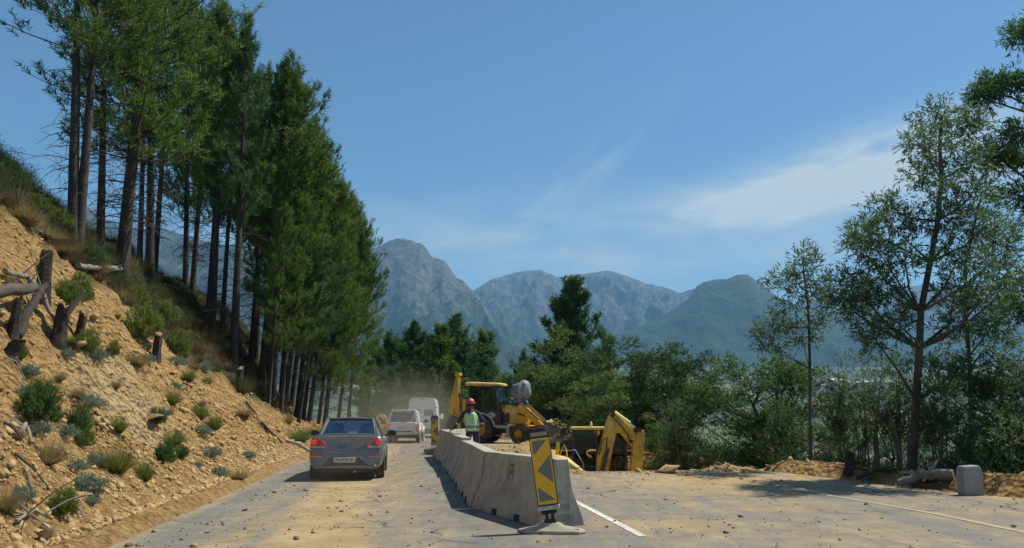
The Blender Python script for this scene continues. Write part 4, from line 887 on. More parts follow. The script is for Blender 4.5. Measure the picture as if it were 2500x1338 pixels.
while k_<60:
    px,py=random.uniform(400,2300),random.uniform(1165,1330); p=G(px,py)
    if in_pit(np.array([p.x]),np.array([p.y]))[0]>.02 or not(XL(p.y)+.1<p.x<XR(p.y)-.3) or (abs(p.x+(p.y-10)*.2)<.9 and p.y>9.4): continue
    rock(k_,(p.x,p.y,float(bump_road(p.x,p.y))),random.uniform(.018,.04),'small loose stone scattered on the dusty road surface','loose_stone','stones scattered on the road',sc=(1,.9,.75)); k_+=1
# ------------------------------------------------------------------ stumps, logs, sticks
charred=mat('charred_stump_bark',(.022,.017,.013),.95,noise=(5,1,(.055,.040,.030)),bump=(18,1,.03))
cutwood=mat('cut_wood',(.32,.20,.10),.9,noise=(9,1,(.20,.12,.06)))
def stump(px,py,h,r,label,lean=(0,0),fork=None,seed=0,burr=0):
    b=hit(px,py); rng=np.random.default_rng(seed)
    if b is None: q=P(px,py,30.0); b=Vector((q.x,30.0,surf(q.x,30.0)))
    root=empty('tree_stump',b,label=label,cat='stump'); mb=MB(); n=16; rings=[]
    for i,t in enumerate(np.linspace(-.35,1,12)):
        z=h*t; rr=r*(1.0+.35*max(0,.25-t)*2-.12*t); cx_,cy_=lean[0]*max(t,0)*h,lean[1]*max(t,0)*h
        rings.append([(cx_+math.cos(2*math.pi*j/n)*rr*(1+.13*math.sin(3*j+seed)+.09*rng.normal()),cy_+math.sin(2*math.pi*j/n)*rr*(1+.1*math.cos(2*j+seed)+.09*rng.normal()),z+(.12*h*(math.cos(2*math.pi*j/n+seed))+.05*h*rng.normal() if t>.97 else 0)) for j in range(n)])
    mb.loft(rings,cap=False); mb.build('bark',charred,root,smooth=50)
    top=MB(); top.add([(p[0],p[1],p[2]-.004) for p in rings[-1]],[tuple(range(n))]); top.build('cut_face',cutwood,root)
    if fork:
        f=MB(); f.tube([(lean[0]*h*.5,0,h*.55),(fork[0]*.5,0,h*.8+fork[1]*.3),(fork[0],.02,h+fork[1])],[r*.45,r*.36,r*.28],8); f.build('limb',deadtwig,root,smooth=60)
    return root
stump(103,735,.92,.135,'tallest burnt stump near the crest under the leftmost pines',(-.02,0),seed=1)
stump(140,830,.62,.13,'forked burnt stump with one pale limb rising right',(.1,0),fork=(.42,.35),seed=2)
stump(190,832,.56,.085,'narrow dark stump right of the forked stump',(.12,0),seed=3)
stump(380,878,.8,.12,'slim stump with slanted broken top on the crest by the bushes',(.03,0),seed=4)
stump(582,948,.9,.15,'pointed old stump at the far end of the crest below the pine row',(.05,0),seed=5)
stump(30,830,.66,.085,'black stump at the left edge propping up the thick fallen log',(.04,0),seed=6)
stump(20,870,.25,.12,'low burnt stump at the left edge beneath the propped log',(.5,.1),seed=7)
stump(2075,1148,.36,.11,'dark short stump between the young thin tree and the tall slender tree',(.05,0),seed=8) if hit(2075,1148) else None
def log(pts,rad,label,m_=None,name='fallen_log',twigs=0,seed=0):
    rng=np.random.default_rng(seed); root=empty(name,pts[0],label=label,cat='log' if max(rad)>.06 else 'branch'); b=Vector(pts[0]); mb=MB()
    q=[Vector(p)-b for p in pts]; full=[];fr=[]
    for i in range(len(q)-1):
        for t in np.linspace(0,1,4,endpoint=False): full.append(q[i].lerp(q[i+1],t)+Vector(rng.normal(size=3))*rad[i]*.18); fr.append((rad[i]*(1-t)+rad[i+1]*t)*rng.uniform(.9,1.1))
    full.append(q[-1]); fr.append(rad[-1]); mb.tube(full,fr,9); mb.build('stem',m_ or deadtwig,root,smooth=50)
    for k in range(twigs):
        s=full[rng.integers(2,len(full)-1)]; d=Vector(rng.normal(size=3)); d.z=abs(d.z)*.6; L=rng.uniform(.25,.7); t=MB(); t.tube([s,s+d*L*.5+Vector((0,0,.03)),s+d*L],[rad[-1]*.6+.006,.01,.004],4); t.build('twig',m_ or deadtwig,root)
    return root
def PT(px,py,up=.08,dy=0):
    h=hit(px,py)
    if h is None: q=P(px,py,27.0); h=Vector((q.x,27.0,surf(q.x,27.0)))
    return Vector((h.x,h.y+dy,h.z+up))
log([PT(-60,775,.35),PT(20,765,.42),PT(78,755,.42)],[.12,.11,.095],'thick fallen log jutting from the left edge over the black stump',mat('weathered_log',(.060,.045,.034),.95,noise=(4,1,(.12,.09,.065)),bump=(14,.8,.02)))
log([PT(40,835,.10),PT(70,790,.30),PT(105,758,.5)],[.09,.08,.06],'crooked dark branch rising right under the thick fallen log',charred,'fallen_branch',1,2)
log([PT(8,688,.2),PT(60,712,.3),PT(100,760,.35),PT(150,850,.15)],[.05,.055,.045,.02],'long bleached root lying slantwise across the burnt stumps',deadtwig,'fallen_branch',4,3)
log([PT(190,662,.15),PT(240,668,.2),PT(292,672,.25)],[.10,.09,.11],'grey log lying on the crest at the foot of the thickest pine',deadtwig,'fallen_log',3,4)
log([PT(45,1078,.1),PT(60,1060,.15),PT(78,1090,.05)],[.03,.03,.02],'small bleached root fork below the dark green bush at the left edge',deadtwig,'fallen_branch',3,5)
log([PT(600,985,.1),PT(640,1040,.1),PT(690,1085,.05)],[.05,.045,.03],'long dark stick sliding down the bank behind the sedan',bark,'fallen_branch',2,6)
log([PT(705,935,.5),PT(740,957,.4),PT(775,975,.2)],[.05,.05,.045],'thin bleached pole leaning among the pines at the row foot',palebark,'fallen_branch',0,7)
log([PT(40,1290,.08),PT(80,1270,.12),PT(125,1285,.08)],[.022,.018,.01],'bleached twigs beside the standing boulder in the corner',deadtwig,'fallen_branch',4,8)
def RP(px,py,Y,up=0): p=P(px,py,Y); return Vector((p.x,Y,surf(p.x,Y)+up))
log([RP(2195,1165,16.6,.10),RP(2255,1165,16.5,.14),RP(2330,1180,16.1,.10)],[.075,.10,.09],'fat pale fallen log in the shade left of the concrete block',palebark,'fallen_log',3,9)
log([RP(2252,1150,16.4,.1),RP(2252,1150,16.4,.1)+Vector((.16,0,.22)),RP(2252,1150,16.4,.1)+Vector((.36,.05,.42))],[.035,.032,.028],'pale stick standing slantwise out of the fat fallen log',palebark,'fallen_branch',0,10)
log([RP(2090,1160,17.6,.06),RP(2140,1158,17.5,.12),RP(2190,1162,17.3,.06)],[.05,.06,.04],'dark branch lying in the shade at the foot of the tall slender tree',bark,'fallen_branch',4,11)
for k_ in range(26):
    px=random.uniform(0,700); py=random.uniform(640,1250); h=hit(px,py)
    if h is None or not (XL(h.y)-8<h.x<XL(h.y)-.4): continue
    d=Vector((random.uniform(-.5,.7),random.uniform(-.3,.3),0)); q=h+d; q.z=surf(q.x,q.y)+.04
    m_=(h+q)/2; m_.z=surf(m_.x,m_.y)+.08; mb=MB(); mb.tube([Vector((0,0,.03)),m_-h,q-h],[.016,.014,.006],5); o=mb.build('dead_stick',deadtwig if k_%2 else bark); o.location=h
    tag(o,'thin dead stick lying on the bare slope of the cut bank','stick','sticks on the bank')
# tiny houses far down in the valley
hw=mat('whitewashed_wall',(.72,.70,.66),.8); hr=mat('pale_roof',(.55,.54,.52),.7)
for k_,(px,py,w) in enumerate([(1938,938,30),(2045,940,44),(2085,943,34),(2120,939,26),(2010,945,20),(1775,888,22),(1255,892,24),(1290,893,30),(1325,891,26),(2190,1010,24),(1950,1050,18),(1230,905,18)]):
    t_=ray(px,py); 
    # march along the sight line to the valley floor
    best=None
    for dd in np.arange(300,9000,15):
        x_=t_.x/t_.y*dd; z_=CAMH+t_.z/t_.y*dd; zv=-115+.088*dd+18*fbm(np.array([x_/900]),np.array([dd/900]),4,101)[0]
        if z_<=zv: best=(x_,dd,zv); break
    if best is None: continue
    s=w*best[1]/F*.8; r_=empty('farm_building',(best[0],best[1],best[2]-1),(0,0,random.uniform(-.2,.2)),'tiny white building far down on the valley floor','building','white buildings in the valley')
    a=MB(); a.box((0,0,s*.16),(s,s*.5,s*.32)); a.build('wall',hw,r_); a=MB(); a.prism([(-s*.3,s*.32),(s*.3,s*.32),(0,s*.46)],'x',-s*.53,s*.53); a.build('roof',hr,r_)
# ================================================================== BARRIERS AND SIGNS
conc=mat('grey_concrete',(.47,.445,.385),.9,noise=(1.6,1,(.355,.335,.285)),bump=(30,.7,.010),dirt=((.24,.205,.15),.6,4.5),streak=((.22,.19,.14),.55))
dk=mat('dark_stencil_paint',(.05,.05,.05),.9); fade=mat('faded_stencil_paint',(.17,.165,.15),.9,dirt=((.36,.35,.32),1.0,9)); rustst=mat('rust_stain',(.24,.15,.08),.95)
PROF=[(-.35,0),(-.35,.06),(-.165,.50),(-.11,.90),(.11,.90),(.165,.50),(.35,.06),(.35,0)]
CHIP=np.random.default_rng(5)
def barrier(a,b,label,marks=0):
    a,b=Vector(a),Vector(b); L=(b-a).length; ang=math.atan2((b-a).y,(b-a).x); root=empty('concrete_barrier',a,(0,0,ang),label,'barrier','concrete barriers along the pit')
    mb=MB(); rings=[]; xs=[.03,.07]+list(np.linspace(.3,L-.3,9))+[L-.07,L-.03]
    for i,x in enumerate(xs):
        s=.96 if i in(0,len(xs)-1) else 1
        rings.append([(x,p[0]*s,(p[1]*(.992 if i in(0,len(xs)-1) else 1)+CHIP.normal()*.0015 if p[1]>0 else 0)) for p in PROF])
    mb.loft(rings); mb.build('body',conc,root,bevel=.008,seg=2)
    for fx in (.30,.62):      # the drainage notches at the foot
        
        for sy in (.338,-.338): n_=MB(); n_.box((L*fx,sy,.045),(.15,.06,.10)); n_.build('drain_notch',dk,root)
    if marks>=1:              # the lifting slot stain high on the face
        s=MB(); y0,z0=.1565,.42; 
        for (dx,z1,z2,w) in ((-.07,.52,.74,.028),(.07,.52,.74,.028),(0,.72,.77,.17),(0,.61,.67,.09)):
            yy=lambda z:.165-.055*(z-.50)/.40+.004
            s.quad([(L*.55+dx-w/2,yy(z1),z1),(L*.55+dx+w/2,yy(z1),z1),(L*.55+dx+w/2,yy(z2),z2),(L*.55+dx-w/2,yy(z2),z2)])
        s.build('rust_mark',rustst,root)
    return root
BL=[(.70,10.95),(-.35,13.22),(-.70,15.95),(-1.09,18.66),(-1.50,21.37),(-1.92,24.08),(-2.33,26.8)]
BLAB=['nearest concrete barrier with stencilled end face behind the tilted yellow board','second concrete barrier from the camera with a faint CL mark at its joint','third concrete barrier from the camera in the curving row','fourth concrete barrier from the camera in front of the worker legs','fifth concrete barrier from the camera beside the worker hand','sixth concrete barrier from the camera beside the smaller yellow board']
bars=[]
for i in range(6):
    a,b=BL[i],BL[i+1]; za=float(bump_road(a[0]+.3,a[1])); zb=float(bump_road(b[0]+.3,b[1]))
    # heading runs away from the camera, so +y of the barrier is its left (lane) face
    bars.append(barrier((a[0],a[1],min(za,zb)),(b[0],b[1],min(za,zb)),BLAB[i],1 if i==0 else 0))
barrier((-2.3,27.15,.1),(-1.6,29.6,.1),'last concrete barrier turned inwards behind the worker hand')
def stencil(bar,txt,size,loc,rotz,tilt):
    M=Matrix.Translation(loc) @ Matrix.Rotation(rotz,4,'Z') @ Matrix.Rotation(tilt,4,'X'); o=text_mb(txt,size,M,'stencil_lettering',fade,bar,.001); return o
# end face of the nearest barrier looks back along -x of its own axes
for t_,z_,y_ in (('CIL',.40,.06),('190',.25,-.02),('0230',.11,-.04)): stencil(bars[0],t_,.125,(.008,y_,z_),-math.pi/2,math.pi/2)
stencil(bars[1],'CL',.13,(.20,.212,.42),math.pi,math.pi/2-.39); stencil(bars[0],'F',.12,(2.30,.312,.17),math.pi,math.pi/2-.40)
# ------------------------------------------------------------------ the two chevron boards
blk=mat('black_rubber',(.018,.018,.018),.6); ysign=mat('yellow_reflective_sheet',(.88,.50,.008),.4,noise=(6,.5,(.76,.43,.01)),dirt=((.40,.25,.04),.4,8)); gsign=mat('grey_black_sheet',(.15,.165,.165),.5,dirt=((.2,.17,.12),.4,6)); basem=mat('worn_rubber_foot',(.36,.33,.26),.9,noise=(5,1,(.26,.235,.18)),dirt=((.45,.36,.22),.5,3)); whitem=mat('dirty_white_plastic',(.55,.55,.52),.6,dirt=((.2,.17,.12),.8,9))
def board(loc,rz,lean,label,bagged=False):
    root=empty('chevron_board',loc,(0,0,rz),label,'sign board','black and yellow chevron boards')
    b=MB()    # lozenge shaped foot with a raised middle
    prof=[(-.44,-.02),(-.34,-.17),(.10,-.20),(.36,-.17),(.46,-.05),(.40,.12),(.05,.20),(-.30,.17)]
    r2=[(x*.96,y*.94) for x,y in prof]; r3=[(x*.42,y*.62) for x,y in prof]; r4=[(x*.28,y*.45) for x,y in prof]
    b.loft([[(x,y,0) for x,y in prof],[(x,y,.035) for x,y in prof],[(x,y,.045) for x,y in r2],[(x,y,.085) for x,y in r3],[(x,y,.125) for x,y in r4]]); b.build('foot',basem,root,bevel=.012)
    sl=MB(); sl.box((.30,-.10,.0565),(.14,.02,.008),(0.06,0.03,.1)); sl.build('hand_slot',blk,root)
    piv=Matrix.Translation((0,0,.10)) @ Matrix.Rotation(lean,4,'Y')
    pm_=MB(); pm_.box((0,0,.03),(.15,.10,.08)); pm_.tube([(-.055,0,.02),(-.035,0,.10),(-.06,0,.17)],.022,8); pm_.tube([(.055,0,.02),(.035,0,.10),(.06,0,.17)],.022,8); pm_.tube([(-.10,0,.155),(.10,0,.155)],.024,8)
    o=pm_.build('hinge',blk,root); o.data.transform(piv)
    w=MB(); w.box((0,0,.21),(.29,.055,.055)); o=w.build('clamp_bar',whitem,root,bevel=.006); o.data.transform(piv)
    f=MB(); W,H_,z0=.137,1.01,.23; pr=[(-W,z0),(W,z0),(W,z0+H_-.06),(W-.05,z0+H_-.01),(0,z0+H_),(-W+.05,z0+H_-.01),(-W,z0+H_-.06)]
    f.prism(pr,'y',-.022,.022); o=f.build('panel_frame',blk,root,bevel=.008); o.data.transform(piv)
    hd=MB(); top=z0+H_; hd.tube([(-W+.01,0,top-.10),(-W+.012,0,top-.03),(-W+.05,0,top+.01),(0,0,top+.022),(W-.05,0,top+.01),(W-.012,0,top-.03),(W-.01,0,top-.10)],.013,8); o=hd.build('carry_handle',blk,root); o.data.transform(piv)
    cp=MB(); cp.box((0,-.024,top-.085),(.22,.008,.05)); o=cp.build('top_plate',basem,root); o.data.transform(piv)
    for sgn,nm in ((-1,'yellow_face'),(1,'yellow_face')):
        y=MB(); y.box((0,sgn*.0238,z0+.45),(.25,.004,.845)); o=y.build(nm,ysign,root); o.data.transform(piv)
    gm=MB(); u=lambda a,v:(-.115+.23*a,-.0275,z0+.86-.82*v)
    for tri in ([(.06,.02),(.92,.02),(.06,.245)],[(.98,.26),(.16,.485),(.98,.70)],[(.06,.74),(.94,.955),(.06,.97)]): gm.quad([u(*t) for t in tri])
    o=gm.build('chevron_pattern',gsign,root); o.data.transform(piv)
    return root
p=G(1345,1300); board((p.x,p.y,0),R(-6),R(-7.5),'large tilted yellow and grey chevron board at the near end of the barriers')
p=(-2.80,28.8); board((p[0],p[1],float(bump_road(p[0],p[1]))),R(-4),R(-1.5),'smaller shaded chevron board standing at the far end of the barriers')
def sandbag():
    rng=np.random.default_rng(3); V=IC2V.copy(); V=np.sign(V)*np.abs(V)**.8*np.array([.42,.22,.17]); V[:,2]+=.10*V[:,0]/.4*V[:,0]/.4+.06*V[:,0]; V+=.015*rng.normal(size=V.shape)
    o=np_mesh('sandbag',V,IC2F,[mat('sandbag_cloth',(.21,.18,.14),.95,noise=(5,1,(.14,.12,.095)),bump=(40,.5,.01))],smooth=True); m_=o.modifiers.new('s','SUBSURF'); m_.levels=1; m_.render_levels=1
    o.location=(-2.72,28.1,.12+.15); o.rotation_euler=(0,R(-14),.25); tag(o,'grey brown sandbag weighing down the foot of the smaller chevron board','sandbag')
    o=o.copy(); col.objects.link(o); o.location=(-2.62,29.4,.12+.2); o.rotation_euler=(.2,R(-62),.5); o.scale=(.9,1,1); tag(o,'dark sandbag propped upright between the smaller board and the last barriers','sandbag')
sandbag()
def round_sign():
    root=empty('curve_sign',(-8.3,50,surf(-8.3,50)),(0,0,R(8)),'round yellow arrow sign on an orange board left of the white pickup truck','road sign')
    z0=1.12; d=MB(); d.lathe([(.0,-.02),(.40,-.02),(.42,0),(.40,.02),(0,.02)],(0,0,z0),'y',32); d.build('disc',ysign,root,smooth=40)
    a=MB(); a.quad([(-.20,-.035,z0+.22),(-.06,-.035,z0+.27),(.16,-.035,z0+.05),(.24,-.035,z0+.13),(.27,-.035,z0-.22),(-.06,-.035,z0-.14),(.03,-.035,z0-.06)]); a.build('arrow',dk,root)
    o_=mat('faded_orange_board',(.42,.17,.06),.7,dirt=((.35,.28,.2),.5,4)); b=MB(); b.box((0,0,.44),(.95,.04,.42)); b.build('board',o_,root,bevel=.006)
    p=MB(); 
    for x in (-.35,.35): p.box((x,.03,.35),(.05,.05,.72))
    p.box((0,.04,.75),(.05,.05,.7)); p.build('post',mat('sign_post_steel',(.3,.3,.29),.5,.6),root)
round_sign()
def block():
    p=P(2370,1200,15.2); x=p.x; root=empty('guard_stone',(x,15.2,surf(x,15.2)),(0,0,.1),'pale grey concrete guard block standing at the right road edge','guard block')
    b=MB(); rings=[]
    for z,s in ((-.1,.92),(.32,.91),(.46,.88),(.52,.80),(.54,.68)):
        rings.append([(x_*s,y_*s,z+(.015 if x_>0 else 0)) for x_,y_ in ((-.21,-.13),(.21,-.13),(.21,.13),(-.21,.13))])
    b.loft(rings); b.build('body',mat('whitewashed_concrete',(.30,.31,.31),.9,noise=(3,1,(.22,.23,.225)),bump=(26,.4,.006),dirt=((.25,.21,.15),.6,3)),root,bevel=.02,seg=3)  # base grey darkened to stand in for tree shade
block()
def heap(name,cx_,cy_,rx_,ry_,h,label,seed,m_,cat='soil heap'):
    rng=np.random.default_rng(seed); n=44; a=np.linspace(0,2*math.pi,n,endpoint=False); V=[];rs=np.linspace(0,1,18)
    for r_ in rs:
        x=cx_+np.cos(a)*r_*rx_*(1+.15*np.sin(3*a+seed)); y=cy_+np.sin(a)*r_*ry_*(1+.12*np.cos(2*a+seed)); z=h*(1-r_)**.85*(1+.35*fbm(x*1.4,y*1.4,4,seed))+.10*fbm(x*4,y*4,3,seed+3)*(1-r_)
        g=np.array([surf(float(p_),float(q_)) for p_,q_ in zip(x,y)]); V.append(np.stack([x,y,np.maximum(g,-.35)+z-.06],-1))
    V=np.concatenate(V); idx=np.arange(len(V)).reshape(18,n); q=np.stack([idx[:-1],idx[1:],np.roll(idx[1:],-1,1),np.roll(idx[:-1],-1,1)],-1).reshape(-1,4)
    o=np_mesh(name,V,q,[m_],smooth=True); tag(o,label,cat)
    pts=[];sz=[]
    for _ in range(260): r_=rng.random()**.5; t=rng.random()*6.28; j=int(r_*17)*n+int(t/6.28*n)%n; pts.append(V[j]+rng.normal(size=3)*np.array([.08,.08,.01])); sz.append(min(.09,.012+.02*rng.pareto(2.5)))
    return np.array(pts),np.array(sz)
dirt_m=mat('dug_soil',(.38,.25,.115),.95,noise=(2.5,1,(.48,.34,.175)),bump=(12,1,.06),dirt=((.27,.16,.065),.7,5))
hp=[heap('soil_heap',.55,24.6,1.55,1.35,.66,'tan heap of dug soil behind the barriers right of the worker',301,dirt_m),heap('soil_heap',-.55,24.2,.85,.8,.42,'smaller tan soil mound close to the worker boots',305,dirt_m),heap('soil_heap',5.4,20.3,1.1,.6,.30,'low ridge of tan soil along the pit edge in front of the excavator stick',309,dirt_m),heap('soil_heap',6.5,21.2,1.6,.8,.40,'tan soil berm under the pale rocks right of the pit',313,dirt_m)]
tag(scatter_stones('rubble',np.concatenate([h_[0] for h_ in hp]),np.concatenate([h_[1] for h_ in hp]),[stone,stone2,stone],330),kind='stuff')
def slabs():
    rng=np.random.default_rng(12); root=empty('rubble_heap',(2.4,33.5,surf(2.4,33.5)),label='dark jumbled heap of broken asphalt slabs below the loader bucket',cat='rubble heap')
    am=mat('broken_asphalt',(.075,.072,.068),.9,noise=(4,1,(.17,.16,.145)),bump=(20,.6,.01))
    mb=MB(); mb.loft([[(math.cos(a)*r_*1.15,math.sin(a)*r_*.8,z) for a in np.linspace(0,6.28,14,endpoint=False)] for r_,z in ((1,-.3),(.8,.3),(.45,.62),(.1,.75))]); mb.build('core',dirt_m,root,smooth=50)
    s=MB()
    for i in range(110):
        r_=rng.random()**.6; a=rng.random()*6.28; z=.80*(1-r_)+rng.uniform(-.04,.12); 
        pts=[(math.cos(t)*rng.uniform(.7,1.1)*w,math.sin(t)*rng.uniform(.6,1.1)*w*.7) for w in (rng.uniform(.09,.24),) for t in np.linspace(0,6.28,6,endpoint=False)]
        M=Matrix.Translation((math.cos(a)*r_*1.2,math.sin(a)*r_*.85,z)) @ Euler((rng.normal()*.5,rng.normal()*.5,rng.random()*6)).to_matrix().to_4x4(); s.prism(pts,'z',-.03,.03,0,M)
    o=s.build('slab',am,root); o['kind']='stuff'
slabs()
# ================================================================== VEHICLES
tyre_m=mat('tyre_rubber',(.022,.021,.020),.85,dirt=((.25,.19,.11),.55,5)); rim_m=mat('steel_rim',(.30,.30,.30),.4,.8); hub_y=mat('yellow_hub',(.62,.33,.015),.5,dirt=((.18,.11,.05),.6,4))
blackp=mat('black_plastic',(.016,.016,.017),.5); darkin=mat('dark_interior',(.020,.021,.024),.85); seatm=mat('seat_fabric',(.035,.037,.042),.9); undm=mat('dusty_underbody',(.055,.047,.036),.95)
redlit=mat('lit_brake_lens',(.60,.02,.018),.25,emit=(1,.06,.04),estr=.22); redlens=mat('red_lamp_lens',(.34,.010,.012),.2,coat=.6,emit=(1,.02,.02),estr=.10); clearl=mat('clear_lamp_lens',(.42,.36,.34),.2,coat=.5); amber=mat('amber_lamp_lens',(.6,.18,.02),.3)
chrome=mat('chrome_trim',(.6,.6,.6),.15,1); platem=mat('number_plate_white',(.62,.60,.52),.6,dirt=((.34,.28,.18),.7,9)); plt=mat('plate_letters',(.05,.06,.05),.7)
carglass=glass_mat('tinted_car_glass',(.80,.88,.94),.13,mx=.7); darkglass=glass_mat('dark_tinted_glass',(.10,.12,.12),.12)
def wheel(root,c,r,w,rim=rim_m,n=32,hub=.62,tread=0,out=1):
    """axle along x; out: +1 outer face towards +x"""
    wr=empty('wheel',c); wr.parent=root
    t=MB(); t.lathe([(r*hub,-w*.46),(r*.80,-w*.5),(r*.95,-w*.46),(r,-w*.36),(r,w*.36),(r*.95,w*.46),(r*.80,w*.5),(r*hub,w*.46)],(0,0,0),'x',n,0,False)
    if tread:
        for i in range(tread):
            for sg in (-1,1):
                a=2*math.pi*(i+(.5 if sg>0 else 0))/tread; M=Matrix.Rotation(a,4,'X') @ Matrix.Translation((sg*w*.24,0,r*1.0)) @ Matrix.Rotation(sg*.6,4,'Z')
                t.box((0,0,0),(w*.52,r*.085,r*.10)); k=len(t.v)-8
                for q in range(k,k+8): t.v[q]=tuple(M@Vector(t.v[q]))
    t.build('tyre',tyre_m,wr,smooth=45)
    d=MB(); d.lathe([(0,-w*.30),(r*hub*.97,-w*.30),(r*hub*1.0,-w*.44),(r*hub*1.0,w*.44),(r*hub*.93,w*.36),(r*hub*.55,w*.10),(r*hub*.30,w*.14),(r*hub*.26,w*.30),(0,w*.30)] if out>0 else [(0,-w*.30),(r*hub*.26,-w*.30),(r*hub*.30,-w*.14),(r*hub*.55,-w*.10),(r*hub*.93,-w*.36),(r*hub,-w*.44),(r*hub,w*.44),(r*hub*.97,w*.30),(0,w*.30)],(0,0,0),'x',n)
    d.build('rim',rim,wr,smooth=45); return wr
def lower_body(st,mt,root,name='body',sub=2):
    """st: stations (y, half width, z sill, z shoulder, z top at the centre, lean of the ring in y from bottom to top)"""
    rings=[]
    for (y,hw,zb,zs,zt,ln) in st:
        H_=zs-zb; pts=[(0,zb),(hw*.80,zb),(hw*.97,zb+.10*H_),(hw*1.0,zb+.42*H_),(hw*.995,zb+.72*H_),(hw*.955,zb+.95*H_),(hw*.86,zs+.012),(hw*.5,zt-.006),(0,zt)]
        full=pts+[(-a,b) for a,b in pts[-2:0:-1]]
        rings.append([(a,y+ln*((b-zb)/max(.05,zt-zb))**1.6,b) for a,b in full])
    mb=MB(); mb.loft(rings); o=mb.build(name,mt,root,smooth=40,sub=sub); return o
def glasshouse(root,base,roof,mt,gl,zb,zr,names,crown=.035,pill=.05,div=()):
    """base/roof: (half width rear, half width front, y rear, y front); builds roof, pillars and panes"""
    bw0,bw1,by0,by1=base; rw0,rw1,ry0,ry1=roof
    c=lambda s,r: Vector((s*(rw1 if r else rw0),ry1 if r else ry0,zr)); b=lambda s,r: Vector((s*(bw1 if r else bw0),by1 if r else by0,zb))
    rf=MB(); rows=[]
    for t in np.linspace(0,1,7):
        y=ry0+(ry1-ry0)*t; w=rw0+(rw1-rw0)*t; dz=crown*math.sin(math.pi*min(1,max(0,t)))*1.0
        rows.append([(w*u,y,zr+(crown*.9+dz*.6)*(1-abs(u)**2.6)) for u in (-1,-.85,-.6,-.3,0,.3,.6,.85,1)]+[(w*u,y,zr-.03) for u in (.97,0,-.97)])
    rf.loft(rows); rf.build('roof',mt,root,smooth=40)
    for s in (-1,1):
        for r in (0,1): p=MB(); p.tube([b(s,r)+Vector((-s*.02,0,-.04)),c(s,r)+Vector((-s*.02,0,.0))],[pill*1.25,pill],6); p.build('pillar',mt,root,smooth=50)
        for t in div:
            q0=b(s,0).lerp(b(s,1),t[0]); q1=c(s,0).lerp(c(s,1),t[1]); p=MB(); p.tube([q0+Vector((-s*.02,0,-.04)),q1+Vector((-s*.02,0,0))],[pill*.8,pill*.7],6); p.build('pillar',mt,root,smooth=50)
    def pane(nm,a,b_,c_,d_):
        m_=MB(); m_.quad([a,b_,c_,d_]); n=(Vector(b_)-Vector(a)).cross(Vector(d_)-Vector(a)).normalized(); m_.add([tuple(Vector(v)-n*.006) for v in (a,b_,c_,d_)],[(3,2,1,0)]); return m_.build(nm,gl,root)
    pane(names[0],b(-1,0),b(1,0),c(1,0),c(-1,0)); pane(names[1],b(1,1),b(-1,1),c(-1,1),c(1,1))
    for s in (-1,1): pane('side_window',b(s,1),b(s,0),c(s,0),c(s,1))
